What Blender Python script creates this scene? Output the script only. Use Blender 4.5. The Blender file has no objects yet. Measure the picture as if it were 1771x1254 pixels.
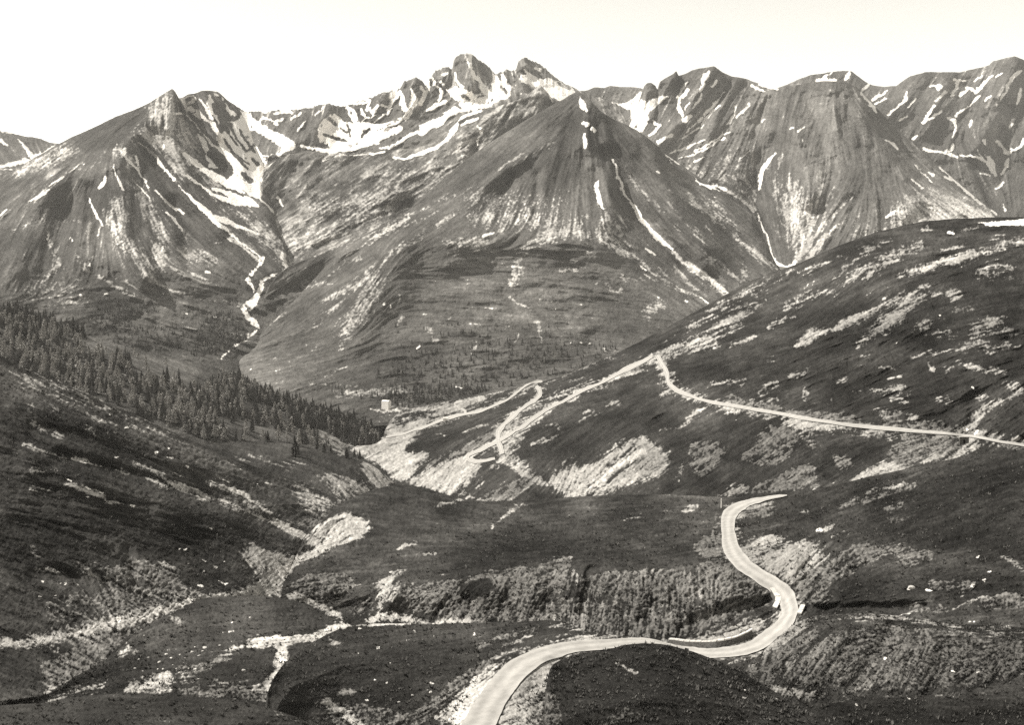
import bpy, math, random
import numpy as np
# ------------------------------------------------------------------ camera numbers
F = 1989.0      # focal length in photo pixels (photo 1771 wide)
CX = 885.5
H0 = 430.0      # level horizon line, photo pixels
SC = bpy.context.scene
COL = SC.collection
rng = np.random.default_rng(7)
random.seed(5)
def world(px, py, D):
    return (px - CX) / F * D, D, (H0 - py) / F * D

# ------------------------------------------------------------------ numpy helpers
def gblur(a, s):
    if s <= 0: return a
    p = int(3 * s) + 2
    b = np.pad(a, p, mode='edge')
    fy = np.fft.fftfreq(b.shape[0])[:, None]; fx = np.fft.rfftfreq(b.shape[1])[None, :]
    g = np.exp(-2 * (math.pi * s) ** 2 * (fx ** 2 + fy ** 2))
    r = np.fft.irfft2(np.fft.rfft2(b) * g, s=b.shape)
    return r[p:-p, p:-p]
def gblur1(a, s):
    if s <= 0: return a
    n = int(3 * s) + 1
    k = np.exp(-0.5 * (np.arange(-n, n + 1) / s) ** 2); k /= k.sum()
    return np.convolve(np.pad(a, n, mode='edge'), k, mode='valid')
def samp(a, x, y):
    h, w = a.shape
    x = np.clip(x, 0, w - 1.001); y = np.clip(y, 0, h - 1.001)
    xi = x.astype(np.int32); yi = y.astype(np.int32); fx = x - xi; fy = y - yi
    return (a[yi, xi] * (1 - fx) + a[yi, xi + 1] * fx) * (1 - fy) + (a[yi + 1, xi] * (1 - fx) + a[yi + 1, xi + 1] * fx) * fy
def vnoise(h, w, cx, cy=None):
    cy = cy or cx
    gh, gw = int(h / cy) + 4, int(w / cx) + 4
    g = rng.random((gh, gw))
    y = np.arange(h) / cy + 1; x = np.arange(w) / cx + 1
    yi = y.astype(int); xi = x.astype(int); fy = y - yi; fx = x - xi
    fy = (fy * fy * (3 - 2 * fy))[:, None]; fx = (fx * fx * (3 - 2 * fx))[None, :]
    a = g[yi][:, xi]; b = g[yi][:, xi + 1]; c = g[yi + 1][:, xi]; d = g[yi + 1][:, xi + 1]
    return (a * (1 - fx) + b * fx) * (1 - fy) + (c * (1 - fx) + d * fx) * fy
def fbm(h, w, cell, octs=4, ratio=1.0, gain=.55):
    s = 0; a = 1; t = 0
    for o in range(octs):
        s = s + a * vnoise(h, w, max(cell * ratio, 1.2), max(cell, 1.2)); t += a; a *= gain; cell /= 2
    return s / t
def norm(a):
    a = a - a.mean(); return a / (a.std() + 1e-9)
def parse(s):
    return [[float(v) for v in p.split(',')] for p in s.split()]
def seg_paint(acc, pts, x0, y0, soft, tent=False):
    h, w = acc.shape
    for (ax, ay, aw), (bx, by, bw) in zip(pts[:-1], pts[1:]):
        m = max(aw, bw) + soft + 2
        X0 = int(max(0, min(ax, bx) - m - x0)); X1 = int(min(w, max(ax, bx) + m - x0 + 1))
        Y0 = int(max(0, min(ay, by) - m - y0)); Y1 = int(min(h, max(ay, by) + m - y0 + 1))
        if X1 <= X0 or Y1 <= Y0: continue
        xx = np.arange(X0, X1)[None, :] + x0; yy = np.arange(Y0, Y1)[:, None] + y0
        dx, dy = bx - ax, by - ay; L = dx * dx + dy * dy + 1e-6
        t = np.clip(((xx - ax) * dx + (yy - ay) * dy) / L, 0, 1)
        d = np.hypot(xx - ax - t * dx, yy - ay - t * dy); ww = aw + t * (bw - aw)
        v = np.clip(1 - d / ww, 0, 1) if tent else np.clip(.5 + (ww - d) / (2 * soft), 0, 1)
        sl = acc[Y0:Y1, X0:X1]; np.maximum(sl, v, out=sl)
def poly_paint(acc, pts, x0, y0, soft):
    h, w = acc.shape
    P = np.array(pts); m = soft * 2 + 3
    X0 = int(max(0, P[:, 0].min() - m - x0)); X1 = int(min(w, P[:, 0].max() + m - x0 + 1))
    Y0 = int(max(0, P[:, 1].min() - m - y0)); Y1 = int(min(h, P[:, 1].max() + m - y0 + 1))
    if X1 <= X0 or Y1 <= Y0: return
    xx = np.arange(X0, X1)[None, :] + x0 + .01; yy = np.arange(Y0, Y1)[:, None] + y0 + .013
    ins = np.zeros((Y1 - Y0, X1 - X0), bool)
    n = len(P)
    for i in range(n):
        ax, ay = P[i]; bx, by = P[(i + 1) % n]
        if ay == by: continue
        c = ((ay > yy) != (by > yy)) & (xx < (bx - ax) * (yy - ay) / (by - ay) + ax)
        ins ^= c
    v = gblur(ins.astype(float), soft * .7)
    sl = acc[Y0:Y1, X0:X1]; np.maximum(sl, v, out=sl)

def flow_field(h, w, x0, y0, guides):
    """direction (ux,uy) at every pixel from guide strokes, double-angle inverse distance weights"""
    k = 8; hh, ww = h // k + 2, w // k + 2
    gx = np.arange(ww)[None, :] * k + x0; gy = np.arange(hh)[:, None] * k + y0
    C = np.zeros((hh, ww)); S = np.zeros((hh, ww)); W = np.zeros((hh, ww)) + 1e-12
    for g in guides:
        p = parse(g)
        for a, b in zip(p[:-1], p[1:]):
            L = math.hypot(b[0] - a[0], b[1] - a[1]); n = max(1, int(L / 20)); th = 2 * math.atan2(b[1] - a[1], b[0] - a[0])
            for i in range(n):
                t = (i + .5) / n; x = a[0] + t * (b[0] - a[0]); y = a[1] + t * (b[1] - a[1])
                wt = 1 / ((gx - x) ** 2 + (gy - y) ** 2 + 100) ** 1.4
                C += wt * math.cos(th); S += wt * math.sin(th); W += wt
    C /= W; S /= W
    yy, xx = np.mgrid[0:h, 0:w]
    c = samp(C, xx / k, yy / k); s = samp(S, xx / k, yy / k)
    th = np.arctan2(s, c) / 2
    return np.cos(th), np.sin(th)
def lic(src, ux, uy, n, step=1.4):
    h, w = src.shape
    yy, xx = np.mgrid[0:h, 0:w].astype(np.float32)
    out = src.astype(np.float32).copy(); W = 1.
    for sg in (1, -1):
        x = xx.copy(); y = yy.copy(); px = None; py = None
        for i in range(n):
            xi = np.clip(x, 0, w - 1).astype(np.int32); yi = np.clip(y, 0, h - 1).astype(np.int32)
            vx = ux[yi, xi]; vy = uy[yi, xi]
            if px is not None:
                f = np.where(vx * px + vy * py < 0, -1, 1); vx = vx * f; vy = vy * f
            px, py = vx, vy
            x += vx * step * (sg if i == 0 else 1) ; y += vy * step * (sg if i == 0 else 1)
            if i == 0: px = vx * sg; py = vy * sg
            wt = 1 - i / n
            out += wt * src[np.clip(y, 0, h - 1).astype(np.int32), np.clip(x, 0, w - 1).astype(np.int32)]
            W += wt
    return out / W

# ------------------------------------------------------------------ materials
def nmat(name):
    m = bpy.data.materials.new(name); m.use_nodes = True
    nt = m.node_tree; b = nt.nodes['Principled BSDF']; b.inputs['Roughness'].default_value = .9
    if 'Specular IOR Level' in b.inputs: b.inputs['Specular IOR Level'].default_value = .03
    return m, nt, b
WARM = (1.0, .96, .90)
def col(v): return (v * WARM[0], v * WARM[1], v * WARM[2], 1)
def terrain_mat(name, px_m):
    """grass / rock tone, pale scree and snow from surface attributes, broken up by world-space noise"""
    m, nt, b = nmat(name); N = nt.nodes; L = nt.links
    def att(n):
        a = N.new('ShaderNodeAttribute'); a.attribute_name = n; return a.outputs['Fac']
    geo = N.new('ShaderNodeNewGeometry')
    def noise(sc, det=5, rough=.65):
        t = N.new('ShaderNodeTexNoise'); t.inputs['Scale'].default_value = sc; t.inputs['Detail'].default_value = det
        t.inputs['Roughness'].default_value = rough; L.new(geo.outputs['Position'], t.inputs['Vector']); return t.outputs['Fac']
    def mth(op, a, c, cl=False):
        n = N.new('ShaderNodeMath'); n.operation = op; n.use_clamp = cl
        for i, v in enumerate((a, c)):
            if isinstance(v, (int, float)): n.inputs[i].default_value = v
            else: L.new(v, n.inputs[i])
        return n.outputs[0]
    fine = noise(1 / (px_m * 3.0)); mid = noise(1 / (px_m * 16), 4)
    # scree edge crispening
    def crisp(a, amt, k):
        t = mth('MULTIPLY', mth('SUBTRACT', fine, .5), amt)
        return mth('ADD', mth('MULTIPLY', mth('SUBTRACT', mth('ADD', a, t), .5), k), .5, True)
    scree = crisp(att('scree'), .9, 2.2); snow = crisp(att('snow'), .6, 3.0)
    gr = mth('MULTIPLY', att('tone'), mth('ADD', .35, mth('ADD', mth('MULTIPLY', fine, 1.0), mth('MULTIPLY', mid, .3))))
    sc = mth('MULTIPLY', att('pale'), mth('ADD', .35, mth('ADD', mth('MULTIPLY', fine, .9), mth('MULTIPLY', mid, .4))))
    mix = N.new('ShaderNodeMix'); mix.data_type = 'FLOAT'
    L.new(scree, mix.inputs[0]); L.new(gr, mix.inputs[2]); L.new(sc, mix.inputs[3])
    mx2 = N.new('ShaderNodeMix'); mx2.data_type = 'FLOAT'
    L.new(snow, mx2.inputs[0]); L.new(mix.outputs[0], mx2.inputs[2]); mx2.inputs[3].default_value = .86
    cc = N.new('ShaderNodeCombineColor')
    for i in range(3): L.new(mth('MULTIPLY', mx2.outputs[0], WARM[i]), cc.inputs[i])
    L.new(cc.outputs[0], b.inputs['Base Color'])
    bp = N.new('ShaderNodeBump'); bp.inputs['Strength'].default_value = .8; bp.inputs['Distance'].default_value = px_m * 2.4
    L.new(fine, bp.inputs['Height']); L.new(bp.outputs[0], b.inputs['Normal'])
    return m
def plain_mat(name, v, var=.3, sc=1.0, bump=0):
    m, nt, b = nmat(name); N = nt.nodes; L = nt.links
    geo = N.new('ShaderNodeNewGeometry'); t = N.new('ShaderNodeTexNoise'); t.inputs['Scale'].default_value = sc; t.inputs['Detail'].default_value = 6
    L.new(geo.outputs['Position'], t.inputs['Vector'])
    r = N.new('ShaderNodeValToRGB'); r.color_ramp.elements[0].position = .3; r.color_ramp.elements[1].position = .7
    r.color_ramp.elements[0].color = col(v * (1 - var)); r.color_ramp.elements[1].color = col(v * (1 + var))
    L.new(t.outputs['Fac'], r.inputs[0]); L.new(r.outputs[0], b.inputs['Base Color'])
    if bump:
        bp = N.new('ShaderNodeBump'); bp.inputs['Distance'].default_value = bump; L.new(t.outputs['Fac'], bp.inputs['Height']); L.new(bp.outputs[0], b.inputs['Normal'])
    return m
def mesh_np(name, co, faces4, mat, smooth=True, attrs=None, uvs=None):
    me = bpy.data.meshes.new(name)
    nv = len(co); nf = len(faces4); k = faces4.shape[1]
    me.vertices.add(nv); me.vertices.foreach_set('co', co.astype(np.float32).ravel())
    me.loops.add(nf * k); me.loops.foreach_set('vertex_index', faces4.astype(np.int32).ravel())
    me.polygons.add(nf); me.polygons.foreach_set('loop_start', (np.arange(nf) * k).astype(np.int32))
    me.polygons.foreach_set('loop_total', np.full(nf, k, np.int32))
    me.polygons.foreach_set('use_smooth', np.full(nf, smooth, bool))
    for n, a in (attrs or {}).items():
        at = me.attributes.new(n, 'FLOAT', 'POINT'); at.data.foreach_set('value', a.astype(np.float32).ravel())
    me.update(calc_edges=True); me.validate()
    if mat: me.materials.append(mat)
    return me
def link(name, me, parent=None, **props):
    o = bpy.data.objects.new(name, me); COL.objects.link(o)
    if parent: o.parent = parent
    for k, v in props.items(): o[k] = v
    return o
def gridfaces(nr, nc):
    i = (np.arange(nr - 1)[:, None] * nc + np.arange(nc - 1)[None, :]).ravel()
    return np.stack([i, i + 1, i + nc + 1, i + nc], 1)

# ------------------------------------------------------------------ terrain sheets
LAY = {}
STEP = 1.45
TK = .92
def interp_row(s, xs, dsm, ysm):
    p = parse(s); p.sort(key=lambda q: q[0])
    X = [q[0] for q in p]; Y = [q[1] for q in p]
    DX = [q[0] for q in p if len(q) > 2]; DD = [q[2] for q in p if len(q) > 2]
    y = np.interp(xs, X, Y); d = np.interp(xs, DX, DD)
    return gblur1(y, ysm / STEP), gblur1(d, dsm / STEP)
def build_layer(name, obname, x0, x1, rows, flow, paint, tone=.05, pale=.33, lica=.004, fba=.004, fbc=30, za=0., jag=0., dsm=16, tvar=.35, flen=14, rockf=0., label=None):
    fbk = tone > .06
    """rows: foot ... ridge; each row is a ground line with its own real distance. The surface carries on down behind the ridge."""
    xs = np.arange(x0, x1 + STEP, STEP); nc = len(xs)
    n = len(rows); R = []
    for i, r in enumerate(rows):
        R.append(interp_row(r, xs, dsm, 1.0 if i == n - 1 else 10))
    Y = np.array([r[0] for r in R]); Dd = np.array([r[1] for r in R])
    if jag > 2: Y[-1] -= (np.abs(fbm(3, nc, 4, 3, 1, .7)[0] - .5) - .12) * 9
    if jag: Y[-1] -= (fbm(3, nc, 14 / STEP, 4, 1, .65)[0] - .5) * 2 * jag
    for i in range(n - 2, -1, -1):
        Y[i] = np.maximum(Y[i], Y[i + 1] + 2.0)
        Dd[i] = np.minimum(Dd[i], Dd[i + 1] * .9985)
    ys = []; ds = []
    for i in range(n - 1):
        k = max(3, int(np.percentile(Y[i] - Y[i + 1], 92) / STEP))
        t = (np.arange(k) / k)[:, None]
        y = Y[i] + (Y[i + 1] - Y[i]) * t
        # cubic in the distance so that slopes join smoothly
        m0 = (Dd[i + 1] - Dd[max(i - 1, 0)]) / (1 if i == 0 else 2); m1 = (Dd[min(i + 2, n - 1)] - Dd[i]) / (1 if i == n - 2 else 2)
        dl = Dd[i + 1] - Dd[i]; m0 = np.clip(m0, 0, 2.5 * dl); m1 = np.clip(m1, 0, 2.5 * dl)
        t2, t3 = t * t, t * t * t
        d = (2 * t3 - 3 * t2 + 1) * Dd[i] + (t3 - 2 * t2 + t) * m0 + (-2 * t3 + 3 * t2) * Dd[i + 1] + (t3 - t2) * m1
        ys.append(y); ds.append(d)
    ys.append(Y[-1][None]); ds.append(Dd[-1][None])
    PY = np.vstack(ys); DD = np.vstack(ds); nr = PY.shape[0]
    PX = np.broadcast_to(xs, PY.shape)
    ry0 = int(PY.min()) - 12; ry1 = int(min(PY.max(), 1275)) + 12; rx0 = int(x0) - 6; rx1 = int(x1) + 8
    h, w = ry1 - ry0, rx1 - rx0
    ch = {k: np.zeros((h, w)) for k in 'nsgdltfb'}; rel = np.zeros((h, w))
    for ln in paint:
        head, body = ln.split(':'); hd = head.split(); c = hd[0]; st = float(hd[1]); soft = float(hd[2]) if len(hd) > 2 else 1.5
        pts = parse(body)
        if c in 'rv':
            a = np.zeros((h, w)); seg_paint(a, pts, rx0, ry0, 1, True)
            rel += gblur(a, float(hd[2]) if len(hd) > 2 else 3) * st * .01 * (1 if c == 'r' else -1); continue
        a = np.zeros((h, w))
        if c == 's': soft *= 1.7
        if len(pts[0]) == 2: poly_paint(a, pts, rx0, ry0, soft)
        else: seg_paint(a, pts, rx0, ry0, soft)
        if c == 'x': ch['n'] = np.minimum(ch['n'], 1 - a * st)
        elif c == 'y': ch['s'] *= 1 - a * st; ch['g'] *= 1 - a * st
        else: ch[c] = np.maximum(ch[c], a * st)
        if c == 's' and st >= .75: ch['b'] = np.maximum(ch['b'], a)
    fl = flow or ['%d,%d %d,%d' % (x0, (ry0 + ry1) // 2, x1, (ry0 + ry1) // 2)]
    ux, uy = flow_field(h, w, rx0, ry0, fl)
    l1 = norm(lic(gblur(rng.random((h, w)), .9), ux, uy, flen))
    l2 = norm(lic(gblur(rng.random((h, w)), 3.2), ux, uy, int(flen * 2.6)))
    u2 = ux[::3, ::3]; v2 = uy[::3, ::3]; l3 = lic(gblur(rng.random(u2.shape), 3), u2, v2, int(flen * 1.4))
    yy3, xx3 = np.mgrid[0:h, 0:w]; l3 = norm(samp(l3, xx3 / 3, yy3 / 3)); fw = norm(gblur(rng.random((h, w)), .75))
    fb = fbm(h, w, fbc, 5, 1.5) - .5; blot = norm(fbm(h, w, 4.5, 3, 1.2)); big = norm(fbm(h, w, 70, 4, 1.8))
    wx = (fbm(h, w, 9, 3) - .5) * 9; wy = (fbm(h, w, 9, 3) - .5) * 7
    SX = PX - rx0; SY = PY - ry0
    g = lambda a: samp(a, SX, SY)
    WX = SX + g(wx); WY = SY + g(wy)
    q = lambda a: samp(a, WX, WY)
    L1, L2, L3, FB, BL, BG, FW = g(l1), g(l2), g(l3), g(fb), g(blot), g(big), g(fw)
    sn = samp(ch['n'], SX + g(wx) * .75 + .35 * FW, SY + g(wy) * .75)
    snow = np.clip(sn + (sn > .02) * (sn < .98) * (.20 * L1 + .12 * FW), 0, 1)
    if fbk: snow = np.clip(snow - np.clip((BL * .5 + L1 * .5 + L2 * .5 - 1.35) * 1.1, 0, 1), 0, 1)
    s = q(ch['s']); s = np.where(s > .02, s * 1.15 - .02 + (.13 if fbk else .18) * L1 + .10 * L2 + .13 * FW + .08 * BL, s)
    gr = q(ch['g']); gr = np.where(gr > .02, gr * .60 + gr * (.20 * BL + .24 * L1 + .08 * L2 + .22 * FW), 0); gr = np.clip(gr, 0, .57)
    scree = np.clip(np.maximum(s, gr), 0, 1)
    scree = np.maximum(scree, np.clip((FW * .5 + L1 * .6 + BG * .4 - 2.0) * .8, 0, .7))
    flat = 1 - g(ch['f'])
    if rockf: scree = np.maximum(scree, np.clip(rockf * (L1 * .5 + L2 * .6 + BG * .35 + FB) , 0, .62))
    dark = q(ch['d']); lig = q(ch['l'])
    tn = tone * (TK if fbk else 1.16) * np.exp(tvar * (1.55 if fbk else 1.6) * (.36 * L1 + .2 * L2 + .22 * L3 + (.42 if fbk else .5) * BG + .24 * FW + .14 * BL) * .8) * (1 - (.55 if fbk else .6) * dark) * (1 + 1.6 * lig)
    # relief
    FBr = FB - .35 * np.abs(FB)
    hgt = rel[np.clip(SY, 0, h - 1).astype(int), np.clip(SX, 0, w - 1).astype(int)] * 0 + samp(rel, SX, SY)
    edge = np.clip((PY - Y[-1]) / 14., .6 if jag > 2 else 0.15, 1)
    if fbk: hgt = hgt + edge * lica * .42 * (1.2 - 1.1 * np.abs(L3) - .55 * np.abs(L2)) * (1 - .6 * np.clip(snow, 0, 1))
    hgt = hgt + edge * flat * (lica * (.3 if fbk else .5) * (.35 * L1 + .8 * L2 + 1.0 * L3) + fba * 3.2 * FBr) * (1 - .6 * np.clip(snow, 0, 1))
    bump_g = np.clip(q(ch['g']), 0, 1)
    hgt = hgt + bump_g * .0007 * BL * edge * flat

    DF = DD * (1 - hgt)
    Xw, Yw, Zw = world(PX, PY, DF)
    if za: Zw = Zw + za * edge * flat * (.5 * L2 + .5 * BL) * (DF / DF.mean())
    # behind the ridge
    bx, by, bz = [], [], []
    Dr = DF[-1]; Zr = Zw[-1]
    for fD, dz in ((1.006, .0006), (1.02, .004), (1.05, .016), (1.1, .04), (1.2, .1), (1.4, .2)):
        bx.append((xs - CX) / F * Dr * (1 + (fD - 1) * .3)); by.append(Dr * fD); bz.append(np.minimum(Zr, Zr * fD) - Dr * dz)
    Xa = np.vstack([Xw] + [b[None] for b in bx]); Ya = np.vstack([Yw] + [b[None] for b in by]); Za = np.vstack([Zw] + [b[None] for b in bz])
    ext = lambda a: np.vstack([a] + [a[-1:]] * 6)
    co = np.stack([Xa.ravel(), Ya.ravel(), Za.ravel()], 1)
    fc = gridfaces(nr + 6, nc)
    pxm = float(np.median(Dr)) / F * 1.73
    pl = pale * (1.15 if fbk else .70) * ext(np.exp(.16 * L1 + .14 * BG + .16 * FW)) * (1 + .36 * ext(q(ch['b']))) * (1 - .42 * ext(np.clip(q(ch['g']) - q(ch['b']), 0, 1)))
    me = mesh_np(obname, co, fc, terrain_mat(obname + '_ground', pxm), True, {'snow': ext(snow), 'scree': ext(scree), 'tone': ext(tn), 'pale': pl})
    link(obname, me, kind='structure', **({'label': label} if label else {}))
    LAY[name] = (xs, PY, DF)
def lay_D(name, px, py):
    xs, PY, DF = LAY[name]
    c = (px - xs[0]) / STEP; c0 = int(min(max(c, 0), len(xs) - 2)); f = min(max(c - c0, 0), 1)
    r = []
    for k in (c0, c0 + 1):
        r.append(np.interp(py, PY[::-1, k], DF[::-1, k]))
    return r[0] * (1 - f) + r[1] * f
def on(name, px, py, lift=0.0):
    D = lay_D(name, px, py); x, y, z = world(px, py, D); return (x, y, z + lift)
HAZE = 2.6e-5
EXPO = 1.18
# ================================================================== TERRAIN DATA
build_layer('FL', 'far_hill', -170, 230,
 ["-170,420,5000 230,420,5000", "-170,300,5800 230,330,5800", "-170,212,6600 0,225,6600 15,228 40,235 70,239 85,246 105,248,6600 230,300,6600"],
 ["0,230 40,290", "60,240 80,290", "-100,230 -60,300"],
 ["n 1 1.5:0,242,3 12,251,2","n 1 1.2:31,240,1 45,258,3 58,272,5 75,268,5 92,254,2","n 1 1.5:-40,292,3 0,287,2.5 40,280,4 52,284,2","n 1 1:46,275,2 60,280,2","n 1 1:-120,240,3 -90,270,4 -60,280,2","n .9 1:0,292,1 30,293,1","n 1 1:0,226,1 30,231,1"],
 tone=.13, lica=.006, fba=.006, jag=1.2, rockf=.25)
build_layer('C', 'main_range', 370, 1090,
 ["370,440,4100 1090,440,4100", "370,300,5000 450,270,5100 600,262,5300 750,240,5300 900,210,5200 1090,240,5200",
  "370,240,5600 500,230,5750 600,222,5750 700,205,5800 780,185,5800 850,165,5800 950,165,5800 1090,220,5800",
  "370,200,6300 400,182 415,186 430,193 445,192 461,195 470,190 490,190 515,190 535,186 553,182 565,179 576,180 589,183 602,181 615,177 630,174 648,166 665,157 672,159 680,156 691,152 697,144 704,139 712,136 719,134 727,137 732,140 736,147 742,137 747,130 752,122 760,119 770,116 778,117 783,121 784,103,6300 790,98 796,94 808,92 814,92 819,95 830,104 842,112 850,121 855,126 859,128 864,123 866,121 870,125 874,121 879,119 884,123 888,119 893,123 895,110 898,106 902,101 912,101 922,105 930,108 943,117 952,126 963,135 979,145 1004,157 1090,190,6300"],
 ["820,95 835,150","800,95 790,150","700,140 670,210","620,175 590,220","560,182 550,240","500,192 440,260","640,165 610,215","750,125 720,180","905,103 950,150","870,120 880,170","780,170 700,220","430,200 450,300","690,215 600,245"],
 ["n 1 1.5:405,190 428,193 435,200 445,205 455,205 458,215 470,222 485,232 500,240 507,250 498,258 480,262 465,270 458,290 455,320 430,330 400,300 405,240",
  "n 1 1:477,196,2 490,193,3 505,195,3","n 1 1:455,203,3 466,208,3 480,215,2","n 1 1:470,232,3 500,245,4 508,252,4 480,268,3",
  "n 1 1.2:560,185,1 545,200,1","n 1 1:600,182,1 604,196,2 614,212,2","n 1 1:612,180,2 620,178,3 630,178,3 640,172,3 634,190,2","n 1 1:654,182,2 648,192,3","n 1 1:660,180,2 675,190,2 668,200,1",
  "n 1 1.5:550,218 563,205 576,195 585,202 594,210 617,215 630,218 645,218 668,218 660,229 645,238 658,248 630,254 604,262 579,264 568,252 556,246 550,234",
  "n 1 1:523,253,2.5 553,259,3.5 579,262,4","n 1 1:620,213,3 640,218,6 655,221,5 680,213,4 706,202,3 722,172,2","n 1 1:625,210,1 650,198,1.5","n 1 1:648,212,1 668,194,1.5 680,188,1",
  "n 1 1:658,256,2 676,256,2.5 696,243,3 706,233,3 720,228,3","n 1 1.2:694,163,3 697,176,5 699,188,4 705,192,3","n 1 1:740,139,2 741,150,4 737,160,3","n 1 1:686,152,3 680,160,4 674,170,3",
  "n 1 1:766,128,3 772,126,3","n 1 1:762,140,2 768,146,2","n 1 1.2:814,95,3 811,106,4 812,113,3 820,128,3 828,140,4 838,156,6",
  "n 1 1.5:772,154 790,149 805,155 828,162 842,156 845,130 849,124 856,129 866,139 887,148 884,160 881,168 864,174 848,182 838,188 815,193 800,192 790,197 775,204 765,216 745,224 730,234 722,230 745,210 770,195 785,185 795,178 780,166",
  "n 1 1.2:904,118 915,125 930,135 950,136 965,140 980,147 993,156 990,166 970,175 945,165 930,152 915,138","x 1 1:965,146,4 985,152,3","n 1 1:860,150,10 850,165,10","n 1 1:925,118,2 934,122,2",
  "n 1 1:748,133,2 752,146,3","n 1 1:690,158,4 684,168,4 676,182,4 668,196,3","n 1 1:710,150,2 716,170,3 708,185,3 700,200,2","n 1 1:728,150,3 735,165,3 728,180,4","n 1 1:758,150,2 765,160,3 760,172,3","n 1 1:600,184,3 612,192,3 616,206,3","n 1 1:625,190,2 632,202,3","n 1 1:640,186,2 648,200,2","n 1 1:785,125,1.5 790,140,2 800,150,3","n 1 1:740,190,3 755,182,4 770,176,4","n 1 1:505,205,2 520,195,2","n 1 1:515,225,2 530,208,1.5","n 1 1:470,212,3 490,205,2","n 1 1:438,210,4 452,222,3","n 1 1:872,140,4 868,128,2","n 1 1:950,150,6 975,156,5","n 1 2:590,240,8 620,232,9 650,238,8 690,222,6","n 1 2:730,222,5 770,200,6 800,186,7 840,178,6","n 1 2:905,135,6 945,155,6","x 1 1:438,197,5 446,204,4","x 1 1:455,210,4 466,214,6 474,222,5","x 1 1.2:424,225 440,226 460,238 480,248 490,254 482,261 462,270 452,266 440,250",
  "x .9 1:570,205,3 582,215,3","x 1 1:600,215,2 606,235,1.5","x 1 1:560,232,2 580,240,3 600,244,1.5","x 1 1:640,224,1.5 625,236,2","x 1 1:800,165,3 812,172,3","x 1 1:780,178,3 795,186,2","x 1 1:866,150,2 876,158,3","x 1 1:750,205,2 765,198,3","x 1 1:826,168,2 838,164,2","x .9 1:590,222,2 600,228,2","x 1 1:628,226,2 632,230,2","x 1 1:848,126,4 846,150,3","x 1 1:852,172,2 838,180,1",
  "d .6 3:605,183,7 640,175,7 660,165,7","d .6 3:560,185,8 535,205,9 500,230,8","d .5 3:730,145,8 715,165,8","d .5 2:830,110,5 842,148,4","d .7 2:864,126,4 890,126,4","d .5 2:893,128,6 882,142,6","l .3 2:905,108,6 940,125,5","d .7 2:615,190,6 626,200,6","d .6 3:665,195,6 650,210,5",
  "r 3.60 2:808,92,30 815,150,30","r 2.40 2:905,103,26 895,160,20","r 3.00 3:576,182,22 540,225,26 490,262,20","r 2.40 2:720,136,24 700,190,22","r 2.40 2:665,158,20 640,195,18","v 3.60 6:600,200,60 600,250,60","v 3.60 6:430,200,30 440,280,40"],
 tone=.13, pale=.36, lica=.009, fba=.012, fbc=18, jag=2.6, dsm=10, rockf=.35, flen=9)
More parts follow.
